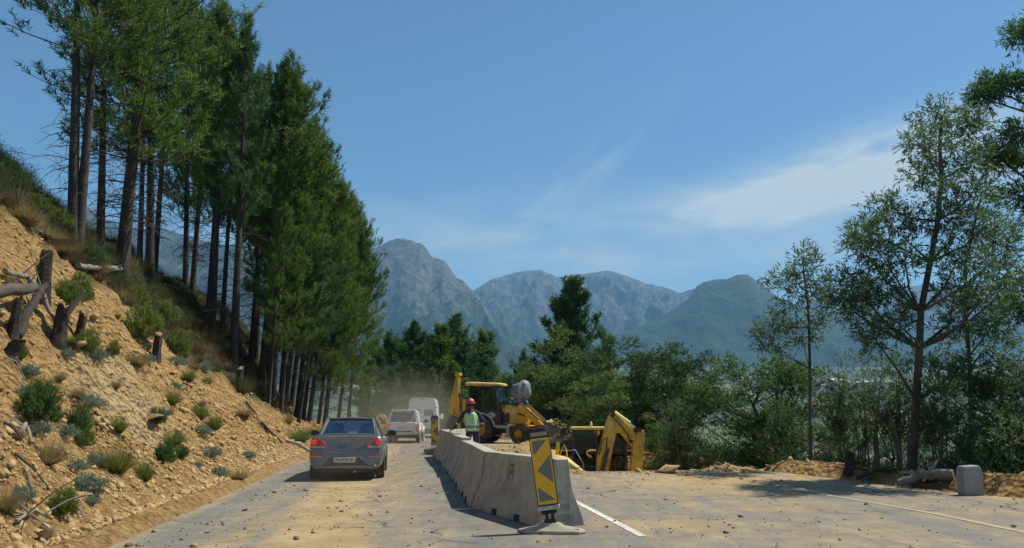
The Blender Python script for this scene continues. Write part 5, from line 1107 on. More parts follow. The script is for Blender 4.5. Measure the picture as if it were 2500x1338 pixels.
def sedan():
    p=P(852,1172,18.3); x=p.x; root=empty('sedan_car',(x-.12,18.4,.0),(0,0,R(7.6)),'dusty blue grey sedan with lit brake lights driving along the dusty lane','car')
    paint=mat('blue_grey_car_paint',(.165,.160,.148),.36,.35,coat=.5,dirt=((.30,.25,.17),.45,1.6))
    st=[(.00,.70,.30,.60,.62,.02),(.01,.80,.26,.98,1.0,.15),(.10,.845,.24,1.03,1.055,.10),(.35,.86,.23,1.03,1.06,.04),(.75,.865,.22,1.00,1.03,0),(1.4,.865,.20,.96,.985,0),(2.4,.865,.20,.94,.96,0),(3.2,.86,.20,.92,.95,0),(3.7,.85,.22,.84,.89,-.02),(4.15,.80,.24,.74,.78,-.06),(4.36,.66,.30,.62,.64,-.05)]
    lower_body(st,paint,root)
    glasshouse(root,(.70,.72,.50,3.32),(.565,.55,1.18,2.55),paint,carglass,.985,1.395,('rear_window','windscreen'),.035,.045,((.58,.55),))
    rw=MB()                                             # black edging round the rear window
    a,b,c,d=(Vector((-.69,.495,1.0)),Vector((.69,.495,1.0)),Vector((.56,1.165,1.395)),Vector((-.56,1.165,1.395)))
    for q,r_ in ((a,b),(b,c),(c,d),(d,a)): rw.tube([q,r_],.018,6)
    rw.build('window_seal',blackp,root)
    sh=MB(); sh.box((0,.85,.99),(1.20,.62,.02)); sh.build('parcel_shelf',darkin,root)
    for sx,yy,zz in ((-.36,1.25,1.02),(.36,1.25,1.02),(-.36,2.2,1.06),(.36,2.2,1.06)):
        s_=MB(); s_.box((sx,yy,zz-.25),(.46,.14,.55),(-.2,0,0)); s_.box((sx,yy-.03,zz+.13),(.25,.09,.19),(-.15,0,0)); s_.build('seat',seatm,root,bevel=.03)
    dsh=MB(); dsh.box((0,3.0,.93),(1.3,.4,.12)); dsh.build('dashboard',darkin,root)
    # boot lid outline, lower bumper and trim
    g=MB(); y0=-.018
    def rear_y(z): 
        return .008+.15*max(0,((z-.26)/.74))**1.6
    pth=[(-.52,.70),(-.47,.645),(0,.635),(.47,.645),(.52,.70)]
    g.tube([(a_,rear_y(b_)-.012-.0*abs(a_),b_) for a_,b_ in pth],.010,6); g.build('boot_seam',mat('pale_edge',(.33,.36,.40),.3,.5,coat=.5),root)
    lp=MB(); lp.tube([(-.74,.135,1.025),(-.4,.105,1.052),(0,.095,1.06),(.4,.105,1.052),(.74,.135,1.025)],[.012,.02,.022,.02,.012],8); lp.build('boot_lip',paint,root,smooth=60)
    rc=MB(); rc.prism([(-.34,.54),(.34,.54),(.50,.36),(-.50,.36)],'y',-.016,.03); rc.build('plate_recess',mat('grey_recess',(.06,.065,.07),.5,dirt=((.2,.17,.12),.5,5)),root,bevel=.01)
    lo_=MB(); lo_.loft([[(-.72,.02,.36),(.72,.02,.36),(.72,.02,.27),(-.72,.02,.27)],[(-.66,-.03,.35),(.66,-.03,.35),(.62,-.02,.28),(-.62,-.02,.28)]]); lo_.build('bumper',paint,root,bevel=.015)
    df=MB(); df.box((0,.06,.235),(1.1,.10,.09)); df.build('rear_skirt',blackp,root)
    np_=MB(); np_.box((-.02,-.030,.475),(.50,.012,.115)); pl=np_.build('number_plate',platem,root,bevel=.004)
    text_mb('ML 59 FP GP',.088,Matrix.Translation((-.02,-.039,.475)) @ Matrix.Rotation(R(90),4,'X'),'plate_lettering',plt,pl,.002,.82)
    M=Matrix.Translation((0,rear_y(.90)-.024,.895)) @ Matrix.Rotation(R(78),4,'X')
    bd=MB()                                              # badge strokes: K I (slanted) A without a bar, joined
    for a_,b_ in (((-.095,-.02),(-.095,.022)),((-.095,-.006),(-.055,.020)),((-.085,.0),(-.05,-.020)),((-.05,-.020),(-.012,.020)),((-.012,.020),(-.012,-.020)),((.005,-.020),(.055,.020)),((.055,.020),(.055,-.02)),((.055,.020),(.085,.020))): bd.tube([M@Vector((a_[0],a_[1],0)),M@Vector((b_[0],b_[1],0))],.0065,5)
    bd.build('badge_lettering',chrome,root)
    for s in (-1,1):
        t=MB(); ry=lambda x_,z_: rear_y(z_)-.03+.16*max(0,abs(x_)-.62)
        pr=[(.83,.935),(.70,.955),(.60,.93),(.50,.86),(.47,.80),(.50,.765),(.83,.765)]
        fr=[(s*a_,ry(a_,b_)-.005+(.10 if a_>.8 else 0),b_) for a_,b_ in pr]; bk=[(s*a_,ry(a_,b_)+.12,b_) for a_,b_ in pr]; t.loft([fr,bk]); tl=t.build('taillight',redlens,root,bevel=.012)
        l=MB(); l.lathe([(0,-.02),(.056,-.02),(.066,.0),(.066,.03),(0,.03)],(s*.735,ry(.735,.86)-.012,.868),'y',20); l.build('lit_lamp',redlit,tl,smooth=50)
        w=MB(); w.prism([(s*.49,.745),(s*.80,.745),(s*.80,.785),(s*.485,.785)],'y',ry(.7,.76)-.022,ry(.7,.76)+.05); w.build('reversing_lamp',clearl,tl,bevel=.008)
        rf=MB(); rf.box((s*.66,.005,.565),(.24,.02,.018),(0,0,s*.16)); rf.build('reflector',redlens,root); ch=MB(); ch.box((s*.66,.003,.548),(.26,.022,.012),(0,0,s*.16)); ch.build('reflector_trim',chrome,root)
        m_=MB(); m_.lathe([(.03,-.05),(.085,-.045),(.10,0),(.09,.06),(.03,.08)],(0,0,0),'y',14); mo=m_.build('mirror',blackp,root,smooth=60); mo.location=(s*1.0,2.62,1.03); mo.scale=(1.25,1,.82)
        ar=MB(); ar.tube([(s*.82,2.68,.96),(s*.93,2.64,.99)],.03,6); ar.build('mirror_arm',blackp,root)
        for yy in (1.0,3.45):
            wa=MB(); wa.lathe([(0,-.012),(.345,-.012),(.345,.012),(0,.012)],(s*.858,yy,.33),'x',28); wa.build('wheel_arch',blackp,root)
            wheel(root,(s*.77,yy,.305),.305,.20,out=s)
        dh=MB(); dh.box((s*.872,1.75,.86),(.02,.18,.03)); dh.build('door_handle',paint,root,bevel=.006)
    u=MB(); u.box((0,2.1,.27),(1.45,3.7,.16)); u.build('underbody',undm,root); ex=MB(); ex.cyl((.22,.1,.215),(.22,-.02,.21),.028,10); ex.build('exhaust_pipe',rim_m,root)
    bl=MB(); bl.loft([[(-.12,.57,1.005),(.12,.57,1.005),(.09,.60,1.05),(-.09,.60,1.05)],[(-.10,.66,1.02),(.10,.66,1.02),(.08,.66,1.055),(-.08,.66,1.055)]]); bl.build('high_brake_light',redlit,root)
    an=MB(); an.box((0,1.24,1.475),(.05,.12,.03),(0,0,0),0,(.6,.6)); an.tube([(0,1.22,1.48),(0,1.12,1.60)],[.008,.004],6); an.build('antenna',blackp,root)
sedan()
wpaint=mat('dusty_white_paint',(.84,.84,.82),.38,coat=.5,dirt=((.55,.49,.38),.4,1.3)); wdust=mat('dust_coated_white',(.74,.73,.69),.7,dirt=((.58,.53,.43),.4,2))
def pickup():
    x=P(982,1078,42.6).x; root=empty('pickup_truck',(x,42.6,0),(0,0,R(2.5)),'white pickup truck with a white canopy and lit brake lights ahead of the sedan','pickup truck')
    st=[(.16,.78,.52,1.06,1.08,.0),(.20,.87,.50,1.09,1.10,0),(.6,.885,.50,1.09,1.10,0),(1.9,.885,.48,1.08,1.09,0),(3.2,.885,.46,1.06,1.08,0),(3.9,.88,.46,1.04,1.08,0),(4.6,.86,.48,.98,1.02,0),(5.0,.74,.55,.86,.88,0)]
    lower_body(st,wpaint,root,sub=1)
    tg=MB(); tg.box((0,.165,.835),(1.42,.05,.56)); tg=tg.build('tailgate',wdust,root,bevel=.02)
    text_mb('ISUZU',.13,Matrix.Translation((0,.136,.83)) @ Matrix.Rotation(R(90),4,'X'),'badge_lettering',mat('tailgate_lettering',(.14,.135,.12),.7),tg,.003,1.15)
    # canopy: slanting rear frame, raised roof lip
    cn=MB(); rr=[]
    for y,w,z in ((.30,.80,1.10),(.36,.78,1.30),(.50,.70,1.66),(.56,.66,1.74)): pass
    sec=lambda y,zb_: [(-.83,y,1.08),(-.80,y,1.30),(-.71,y,1.70),(-.62,y,1.765),(0,y,1.79),(.62,y,1.765),(.71,y,1.70),(.80,y,1.30),(.83,y,1.08)]
    r0=[(a,.20+(c-1.08)*.36,c) for a,b,c in sec(0,0)]; r1=sec(1.1,0); r2=sec(1.95,0); cn.loft([r0,r1,r2]); cn.build('canopy',wpaint,root,smooth=40)
    sp=MB(); sp.box((0,.40,1.765),(1.30,.16,.045)); sp.build('canopy_lip',wpaint,root,bevel=.015)
    gw=MB(); pr=[(-.71,1.14),(.71,1.14),(.61,1.66),(-.61,1.66)]; gw.quad([(a,.205+(c-1.08)*.36-.02,c) for a,c in pr]); gw.add([(a,.205+(c-1.08)*.36-.005,c) for a,c in pr],[(3,2,1,0)]); gw.build('canopy_window',mat('dust_caked_glass',(.30,.28,.235),.75,dirt=((.40,.35,.26),.6,2)),root)
    for a,c,w in ((-.48,1.67,.05),(0,1.68,.05),(.48,1.67,.05),(-.58,1.18,.10),(.58,1.18,.10)):
        h=MB(); h.box((a,.205+(c-1.08)*.36-.04,c),(w,.03,.04),(0,.3 if c<1.3 else 0,0)); h.build('hinge' if c>1.3 else 'window_latch',blackp,root)
    sw=MB(); 
    for s in (-1,1):
        sw=MB(); sw.quad([(s*.812,.55,1.22),(s*.812,1.8,1.22),(s*.733,1.8,1.6),(s*.733,.62,1.6)]); sw.build('canopy_side_window',darkglass,root)
    glasshouse(root,(.78,.78,2.0,3.95),(.66,.64,2.05,3.15),wpaint,carglass,1.08,1.62,('rear_cab_window','windscreen'),.04,.05,((.5,.5),))
    cb=MB(); cb.box((0,2.6,1.10),(1.35,1.0,.5)); cb.build('cab_seats',seatm,root)
    hb=MB(); hb.loft([[(-.13,.12,1.125),(.13,.12,1.125),(.10,.15,1.07),(-.10,.15,1.07)],[(-.13,.2,1.125),(.13,.2,1.125),(.10,.2,1.07),(-.10,.2,1.07)]]); hb.build('high_brake_light',redlit,root)
    for s in (-1,1):
        t=MB(); t.box((s*.805,.17,.84),(.14,.10,.44)); tl=t.build('taillight',clearl,root,bevel=.02); l=MB(); l.box((s*.805,.125,.94),(.125,.04,.20)); l.build('lit_lamp',redlit,tl,bevel=.015); a=MB(); a.box((s*.83,.16,.585),(.10,.08,.12)); a.build('bumper_reflector',amber,root,bevel=.01)
        m_=MB(); m_.lathe([(.03,-.05),(.10,-.04),(.115,0),(.10,.05),(.03,.08)],(0,0,0),'y',12); mo=m_.build('mirror',blackp,root,smooth=60); mo.location=(s*1.03,3.45,1.17); mo.scale=(1.1,1,.9)
        ar=MB(); ar.tube([(s*.86,3.5,1.08),(s*.97,3.47,1.12)],.03,6); ar.build('mirror_arm',blackp,root)
        for yy in (1.15,4.15):
            fl=MB(); fl.lathe([(.38,-.03),(.46,-.03),(.46,.04),(.38,.04)],(s*.875,yy,.40),'x',24,ring=True); fl.build('wheel_flare',wpaint,root,smooth=40)
            wheel(root,(s*.78,yy,.37),.37,.25,out=s)
    bp=MB(); bp.box((0,.08,.52),(1.66,.16,.14)); bp.build('bumper',mat('dusty_chrome',(.42,.40,.36),.35,.6,dirt=((.4,.33,.22),.6,4)),root,bevel=.025)
    pl=MB(); pl.box((0,.128,.625),(.95,.02,.05)); pl.build('tailgate_trim',blackp,root); n_=MB(); n_.box((-.02,-.008,.53),(.48,.01,.10)); n_.build('number_plate',platem,root)
    u=MB(); u.box((0,2.3,.43),(1.2,4.2,.16)); u.box((0,.9,.36),(1.4,.14,.14)); u.build('underbody',undm,root)
    ex=MB(); ex.tube([(-.3,1.5,.36),(-.32,.5,.34),(-.33,.15,.36)],.035,8); ex.build('exhaust_pipe',undm,root)
    for s in (-1,1): f=MB(); f.box((s*.78,.72,.30),(.26,.02,.26)); f.build('mud_flap',blackp,root)
pickup()
def van():
    x=P(1029,1068,52.5).x; root=empty('panel_van',(x,52.5,0),(0,0,R(2.6)),'tall white panel van with a dark rear door window leading the queue in the dust','van')
    prof=[(-.98,.40),(-1.0,.62),(-.99,1.1),(-.965,1.6),(-.90,2.3),(-.84,2.55),(-.70,2.64),(0,2.68),(.70,2.64),(.84,2.55),(.90,2.3),(.965,1.6),(.99,1.1),(1.0,.62),(.98,.40)]
    rings=[]
    for y,k,zc in ((0,.985,1),(.05,1,1),(1.5,1,1),(3.4,1,1),(4.1,.985,.985),(4.7,.96,.80),(5.3,.92,.56),(5.75,.84,.46)): rings.append([(a*k,y-(.05*((b-.4)/2.3) if y<.2 else 0)*-1,.4+(b-.4)*(1 if zc==1 else zc)) for a,b in prof])
    mb=MB(); mb.loft(rings); mb.build('body',wpaint,root,smooth=35)
    for s,nm in ((-1,'rear_door'),(1,'rear_door')):
        d=MB(); d.loft([[(s*.03,-.012,.55),(s*.90,-.012,.55),(s*.90,.03,1.55),(s*.83,.075,2.42),(s*.03,.075,2.42)],[(s*.03,.05,.55),(s*.9,.05,.55),(s*.9,.09,1.55),(s*.83,.13,2.42),(s*.03,.13,2.42)]]); do=d.build(nm,wdust,root,bevel=.012)
        w=MB(); zz=((.12,1.45),(.76,1.45),(.72,2.2),(.12,2.2)); w.quad([(s*a,-.03+.047*(b-.55)/1.0,b) for a,b in zz]); w.add([(s*a,-.02+.047*(b-.55)/1.0,b) for a,b in zz],[(3,2,1,0)]); w.build('door_window',mat('dusty_van_glass' if s<0 else 'dusty_van_pane',(.17,.19,.20),.4,dirt=((.34,.33,.30),.6,1.5)),do)
        t=MB(); t.box((s*.955,.03,1.25),(.075,.10,.62)); t.build('taillight',redlens,root,bevel=.015)
        hg=MB(); hg.box((s*.93,.04,2.0),(.05,.08,.10)); hg.box((s*.95,.03,.85),(.05,.08,.10)); hg.build('hinge',blackp,root)
        m_=MB(); m_.box((s*1.14,4.55,1.42),(.20,.10,.34)); m_.tube([(s*.93,4.6,1.35),(s*1.06,4.56,1.36)],.03,6); m_.build('mirror',blackp if s<0 else wpaint,root,bevel=.03)
        ru=MB(); ru.box((s*.995,2.6,1.06),(.03,4.0,.07)); ru.build('rub_strip',mat('grey_strip' if s<0 else 'grey_side_strip',(.30,.30,.29),.7),root)
        for yy in (1.15,4.75):
            wa=MB(); wa.lathe([(0,-.015),(.42,-.015),(.42,.015),(0,.015)],(s*.985,yy,.38),'x',24); wa.build('wheel_arch',blackp,root); wheel(root,(s*.87,yy,.345),.345,.235,out=s)
        f=MB(); f.quad([(s*.945,4.05,1.35),(s*.93,4.85,1.35),(s*.86,4.45,1.95),(s*.875,4.05,2.0)]); f.build('cab_window',darkglass,root)
    bl=MB(); bl.box((0,.05,2.58),(.34,.05,.05)); bl.build('high_brake_light',redlens,root); b=MB(); b.box((0,-.05,.50),(1.86,.14,.18)); b.build('bumper',mat('grey_bumper',(.12,.12,.12),.7,dirt=((.35,.29,.2),.6,3)),root,bevel=.02)
    n_=MB(); n_.box((-.3,-.04,.82),(.5,.012,.11)); n_.build('number_plate',platem,root); u=MB(); u.box((0,2.7,.38),(1.6,5,.2)); u.build('underbody',undm,root)
    ws=MB(); ws.quad([(-.78,5.02,1.22),(.78,5.02,1.22),(.70,4.30,2.18),(-.70,4.30,2.18)]); ws.build('windscreen',darkglass,root)
van()
# ------------------------------------------------------------------ backhoe loader (local x forward, y to its left)
ymach=mat('worn_machine_yellow',(.80,.43,.012),.42,noise=(2,.5,(.70,.35,.012)),coat=.2,dirt=((.26,.13,.04),.5,2.6)); ypale=mat('sunbleached_yellow',(.72,.52,.14),.5,noise=(2,.5,(.62,.42,.08)),dirt=((.28,.17,.06),.4,3)); greym=mat('machine_grey',(.33,.33,.32),.5,dirt=((.3,.25,.17),.5,3)); steel=mat('bright_cylinder_rod',(.6,.6,.6),.2,1); worn=mat('worn_bucket_steel',(.13,.115,.10),.6,.3,dirt=((.30,.22,.13),.6,3)); dmach=mat('dark_machine_parts',(.030,.029,.028),.6,dirt=((.16,.11,.06),.5,5)); rusty=mat('rusty_grime',(.11,.055,.025),.8,noise=(6,1,(.05,.03,.02)))
cabglass=glass_mat('green_tinted_cab_glass',(.56,.70,.70),.015,mx=.18)
def arm(mb,pts,wid,y0,y1,mi=0):
    """a plate arm: centre line points with widths, between y0 and y1"""
    up=[];lo_=[]
    for i,p in enumerate(pts):
        a=Vector(pts[max(i-1,0)]); b=Vector(pts[min(i+1,len(pts)-1)]); t=(b-a).normalized(); n=Vector((-t.y,t.x)); up.append(Vector(p)+n*wid[i]/2); lo_.append(Vector(p)-n*wid[i]/2)
    k=len(pts)
    for i in range(k-1):
        q=[up[i],up[i+1],lo_[i+1],lo_[i]]; mb.prism([(v.x,v.y) for v in q],'y',y0,y1,mi)
def loader():
    Y=44.0; x=P(1184,1079,Y).x; root=empty('backhoe_loader',(x,Y-.1,.0),(0,0,R(-17)),'yellow backhoe loader with raised rear boom and soil filled front bucket','backhoe loader')
    for s in (-1,1):
        w=wheel(root,(0,s*.78,.74),.74,.46,hub_y,36,.50,18,out=s); w.rotation_euler=(0,0,R(90)); 
        if True: w.rotation_euler=(0,0,R(90) if s>0 else R(90))
        w2=wheel(root,(2.22,s*.80,.49),.49,.34,hub_y,32,.46,16,out=s); w2.rotation_euler=(0,0,R(90)+R(-8))
    ch=MB(); ch.box((1.0,0,.72),(3.4,.72,.36)); ch.box((2.22,0,.55),(.3,1.3,.24)); ch.box((0,0,.74),(.36,1.3,.36)); ch.box((-1.0,0,.80),(.5,1.5,.55)); ch.build('chassis',dmach,root,bevel=.02)
    hd=MB(); pr=[(1.12,1.02),(2.50,1.02),(2.62,1.22),(2.58,1.72),(2.45,1.84),(1.12,2.04)]; hd.prism(pr,'y',-.42,.42); hd=hd.build('bonnet',ymach,root,bevel=.05,seg=3)
    tp=MB(); tp.loft([[(1.16,-.36,2.026),(1.16,.36,2.026),(2.52,.36,1.842),(2.52,-.36,1.842)],[(1.3,-.28,2.06),(1.3,.28,2.06),(2.3,.28,1.91),(2.3,-.28,1.91)]]); tp.build('bonnet_top',ypale,root,bevel=.02)
    text_mb('JCB',.34,Matrix.Translation((1.62,-.432,1.70)) @ Matrix.Rotation(R(90),4,'X') @ Matrix.Rotation(R(-6),4,'Z') @ Matrix.Shear('XY',4,(.0,0)),'side_lettering',mat('cream_letters',(.72,.70,.62),.6),hd,.008,1.18)
    lv=MB(); lv.box((1.36,-.425,1.38),(.42,.012,.55)); lv.build('side_grille',dmach,root)
    # cab
    c=MB(); zb,zt=1.42,3.10
    bp=[(-.78,zb),(1.08,zb)]; posts=[((-.80,1.45),(-.66,3.12)),((.12,1.2),(.14,3.12)),((1.10,1.2),(.80,3.12))]
    for s in (-1,1):
        for a,b in posts: c.tube([(a[0],s*.76,a[1]),(b[0],s*.70,b[1])],.058,6)
        c.tube([(-.80,s*.76,1.5),(.12,s*.76,1.3)],.05,6)
    c.box((-.80,0,1.45),(.10,1.5,.10)); c.box((.80,0,3.1),(.08,1.4,.08)); c.box((-.66,0,3.1),(.08,1.4,.08)); c.build('cab_frame',dmach,root,bevel=.01)
    d=MB()
    for s in (-1,1): d.prism([(.16,.92),(1.14,1.05),(1.13,1.72),(.12,1.78)],'y',s*.775-.025,s*.775+.025)
    d.box((1.12,0,1.5),(.05,1.5,1.0)); d.box((.2,0,1.0),(1.8,1.3,.12)); dr=d.build('door_panel',dmach,root,bevel=.015)
    lg=MB(); lg.lathe([(0,0),(.23,0),(.23,.006),(0,.006)],(0,0,0),'z',24); lo2=lg.build('door_emblem',mat('white_emblem',(.62,.62,.60),.6),dr); lo2.matrix_local=Matrix.Translation((.64,-.803,1.50)) @ Matrix.Rotation(R(90),4,'X') @ Matrix.Diagonal((1,.62,1,1))
    le=MB(); le.lathe([(.17,0),(.19,0),(.19,.002),(.17,.002)],(0,0,0),'z',24,ring=True); le.box((0,.0,.001),(.24,.05,.002)); le=le.build('emblem_ring',dk,dr); le.matrix_local=Matrix.Translation((.64,-.8105,1.50)) @ Matrix.Rotation(R(90),4,'X') @ Matrix.Diagonal((1,.62,1,1))
    def pane(nm,q,t=.006):
        m_=MB(); q=[Vector(v) for v in q]; n=(q[1]-q[0]).cross(q[3]-q[0]).normalized()*t; m_.add([tuple(v) for v in q]+[tuple(v+n) for v in q],[(3,2,1,0),(4,5,6,7)]); m_.build(nm,cabglass,root)
    for s in (-1,1):
        pane('side_window',[(-.76,s*.755,1.5),(.08,s*.755,1.5),(.10,s*.705,3.06),(-.64,s*.705,3.06)]); pane('door_window',[(.18,s*.755,1.75),(1.02,s*.755,1.75),(.78,s*.705,3.06),(.18,s*.705,3.06)])
    pane('windscreen',[(1.10,-.70,2.0),(1.10,.70,2.0),(.82,.66,3.06),(.82,-.66,3.06)]); pane('rear_window',[(-.80,.70,1.5),(-.80,-.70,1.5),(-.66,-.66,3.06),(-.66,.66,3.06)])
    rf=MB(); o_=[]
    for z,k in ((3.10,.94),(3.15,1.0),(3.22,1.0),(3.285,.90),(3.30,.6)): o_.append([(.08+a*k,b*k,z+(.03*a if z>3.1 else 0)*-1) for a,b in [(-1.06,-.62),(-.95,-.76),(.85,-.76),(1.04,-.60),(1.04,.60),(.85,.76),(-.95,.76),(-1.06,.62)]])
    rf.loft(o_); rf.build('cab_roof',ypale,root,smooth=50)
    st=MB(); st.box((-.25,0,1.55),(.5,.5,.14)); st.box((-.45,0,1.95),(.14,.5,.75)); st.build('seat',seatm,root,bevel=.04); sw=MB(); sw.tube([(.75,0,1.4),(.55,0,1.95)],.03,6); sw.lathe([(.16,0),(.19,0),(.19,.02),(.16,.02)],(.53,0,1.97),'z',20,ring=True); sw.build('steering_wheel',blackp,root)
    for s in (-1,1):      # rear mudguards and side steps
        f=MB(); out_=[];inn=[]
        for a in np.linspace(R(8),R(150),12): out_.append((math.cos(a)*.94,.74+math.sin(a)*.92)); inn.append((math.cos(a)*.86,.74+math.sin(a)*.84))
        k=len(out_)
        for i in range(k-1): f.prism([out_[i],out_[i+1],inn[i+1],inn[i]],'y',s*.62 if s>0 else -1.02,1.02 if s>0 else -.62)
        f.build('mudguard',greym,root)
        sp=MB(); sp.prism([(.92,.98),(1.72,.95),(1.66,.78),(.90,.82)],'y',s*.62 if s>0 else -.92,.92 if s>0 else -.62); sp.prism([(1.50,.95),(1.70,.93),(1.62,.36),(1.46,.36)],'y',s*.80-.04,s*.80+.04); sp.box((1.2,s*.82,.42),(.65,.22,.04)); sp.build('side_step',greym,root,bevel=.015)
    fb=MB(); fb.prism([(2.1,1.0),(2.98,.94),(3.02,.62),(2.86,.52),(2.62,.78),(2.1,.86)],'y',-.40,.40); fb.build('front_frame',ymach,root,bevel=.04)
    # loader arms
    for s in (-1,1):
        y=s*.60; a=MB(); arm(a,[(2.12,2.02),(2.55,1.66),(3.15,1.12),(3.74,.62)],[.26,.34,.30,.24],y-.05,y+.05); a.build('loader_arm',ymach,root,bevel=.015)
        b=MB(); b.cyl((2.05,y+s*-.09,1.6),(2.75,y+s*-.09,1.42),.06,10); b.build('lift_cylinder',dmach,root,smooth=50); b=MB(); b.cyl((2.24,y,2.12),(3.25,y,1.26),.055,10); b.build('tilt_cylinder',dmach,root,smooth=50)
    cr=MB(); cr.box((3.1,0,1.02),(.14,1.25,.16)); cr.build('arm_crossbar',ymach,root)
    bk=MB(); pr=[(3.62,.98),(3.60,.62),(3.78,.38),(4.10,.30),(4.66,.80),(4.62,.86),(4.08,.42),(3.82,.48),(3.70,.66),(3.72,.96)]
    bk.prism(pr,'y',-1.05,1.05)
    for s in (-1,1): bk.prism([(3.66,1.22),(3.62,.62),(3.80,.38),(4.10,.31),(4.66,.82)],'y',s*1.05-.02,s*1.05+.02)
    bk.box((3.68,0,1.08),(.05,2.1,.30)); bk.build('front_bucket',worn,root,bevel=.01)
    dirt_lump(root)
    # rear boom folded upright
    bm_=MB(); 
    for s in (-1,1): arm(bm_,[(-1.42,.85),(-1.62,1.9),(-1.70,2.5),(-1.62,3.75)],[.30,.34,.26,.16],s*.13-.035,s*.13+.035)
    bm_.box((-1.62,0,3.78),(.30,.40,.16)); bm_.box((-1.66,0,2.35),(.2,.24,.3)); bm_.build('boom',ymach,root,bevel=.015)
    dp=MB(); arm(dp,[(-1.64,3.6),(-1.86,2.6),(-1.98,1.5)],[.18,.30,.22],-.09,.09); dp.build('dipper_arm',ymach,root,bevel=.015)
    cy_=MB(); cy_.cyl((-1.50,0,1.2),(-1.56,0,2.7),.075,12,0); cy_.build('boom_cylinder',dmach,root,smooth=50); rd_=MB(); rd_.cyl((-1.56,0,2.7),(-1.60,0,3.6),.04,12); rd_.build('cylinder_rod',steel,root,smooth=50)
    kp=MB(); kp.box((-1.30,0,.85),(.32,.9,.85)); kp.box((-1.25,.35,1.7),(.12,.5,1.3)); kp.build('kingpost',rusty,root,bevel=.03); pn=MB(); pn.prism([(-1.1,1.1),(-.92,1.1),(-.92,2.25),(-1.1,2.4)],'y',-.66,-.15); pn.build('rear_panel',ymach,root,bevel=.02)
    bu=MB(); bu.prism([(-1.9,1.5),(-1.5,1.3),(-1.45,.8),(-1.7,.5),(-2.1,.6),(-2.2,1.0)],'y',-.38,.38); bu.build('rear_bucket',worn,root,bevel=.02)
    for s in (-1,1): l=MB(); l.box((-1.15,s*.98,.75),(.16,.16,1.3)); l.box((-1.15,s*.98,.06),(.3,.36,.06)); l.build('stabiliser_leg',ymach,root,bevel=.015)
    # stand, exhaust and mirror at the front of the cab
    e=MB(); e.tube([(1.28,-.46,1.9),(1.26,-.46,2.9)],.03,8); e.build('exhaust_stack',dmach,root); m_=MB(); m_.tube([(-.72,-.72,2.86),(-1.05,-.95,2.83)],.02,5); m_.box((-1.2,-1.0,2.80),(.26,.06,.10),(0,.25,0)); m_.build('work_light',chrome,root)
    bx=MB(); bx.box((2.05,.1,2.16),(.5,.5,.42)); bx.box((2.05,.1,2.42),(.12,.12,.5)); bx.build('equipment_stand',dmach,root,bevel=.02)
    # grey wrapped bundle on its stand: a thing of its own
    rng=np.random.default_rng(43); n=48; V=[]; lev_=[(.05,.52),(.24,.50),(.42,.43),(.50,.26),(.53,.04),(.55,-.16),(.47,-.32),(.30,-.42),(.36,-.52),(.40,-.60)]
    ph=rng.uniform(0,6.28,4)
    for q_,(r_,z_) in enumerate(lev_):
        t=np.linspace(0,2*math.pi,n,endpoint=False); fo=.02+.09*min(1,q_/6); rr=r_*(1+fo*np.sin(9*t+ph[0]+q_*.25)+fo*.8*np.sin(5*t+ph[1]-q_*.3)+.10*np.sin(2*t+ph[2])+.03*rng.normal(size=n)); V.append(np.stack([rr*np.cos(t)*.98,rr*np.sin(t)*.85,z_+.05*np.sin(3*t+ph[3])*(q_>1)+.03*rng.normal(size=n)*(q_>6)+.10*np.cos(t)*(q_<4)],-1))
    idx=np.arange(len(lev_)*n).reshape(len(lev_),n); q=np.stack([idx[:-1],np.roll(idx[:-1],-1,1),np.roll(idx[1:],-1,1),idx[1:]],-1).reshape(-1,4); V=np.concatenate(V+[np.array([[0,0,.54]])]); top=[(len(V)-1,int(idx[0,(k+1)%n]),int(idx[0,k]),int(idx[0,k])) for k in range(n)]
    qt=np.concatenate([np.stack([q[:,0],q[:,1],q[:,2]],-1),np.stack([q[:,0],q[:,2],q[:,3]],-1),np.array(top)[:,:3]])
    c=Matrix.Rotation(R(-17),4,'Z')@Vector((2.05,.1,0)); o=np_mesh('wrapped_bundle',V,qt,[mat('grey_tarpaulin',(.30,.31,.32),.4,noise=(4,1,(.17,.175,.18)),bump=(7,.9,.06),dirt=((.2,.2,.2),.4,6))],smooth=False); o.location=(x+c.x,Y-.1+c.y,2.82)
    tag(o,'grey plastic wrapped bundle perched above the backhoe bonnet','bundle')
def dirt_lump(root):
    rng=np.random.default_rng(8); n=15; m_=13; V=[]
    for i in range(m_):
        for j in range(n):
            u=i/(m_-1); v=j/(n-1)*2-1; xx=3.70+.93*u; z=1.16-.36*u+.24*math.sin(math.pi*u)**.8*(1-v*v)+.05*rng.normal()*(1 if 0<u<1 else .2); V.append((xx,v*1.02,z))
    for i in range(m_):
        for j in range(n): V.append((3.76+.75*i/(m_-1),(j/(n-1)*2-1)*1.0,.52+.24*i/(m_-1)))
    idx=np.arange(n*m_).reshape(m_,n); q=np.stack([idx[:-1,:-1],idx[:-1,1:],idx[1:,1:],idx[1:,:-1]],-1).reshape(-1,4); b=n*m_
    sk=[]
    edge=[idx[0,j] for j in range(n)]+[idx[i,n-1] for i in range(1,m_)]+[idx[m_-1,j] for j in range(n-2,-1,-1)]+[idx[i,0] for i in range(m_-2,0,-1)]
    for a_,c_ in zip(edge,edge[1:]+edge[:1]): sk.append((a_,a_+b,c_+b,c_))
    o=np_mesh('bucket_load',V,np.concatenate([q,np.array(sk)]),[dirt_m],root,smooth=False)
loader()
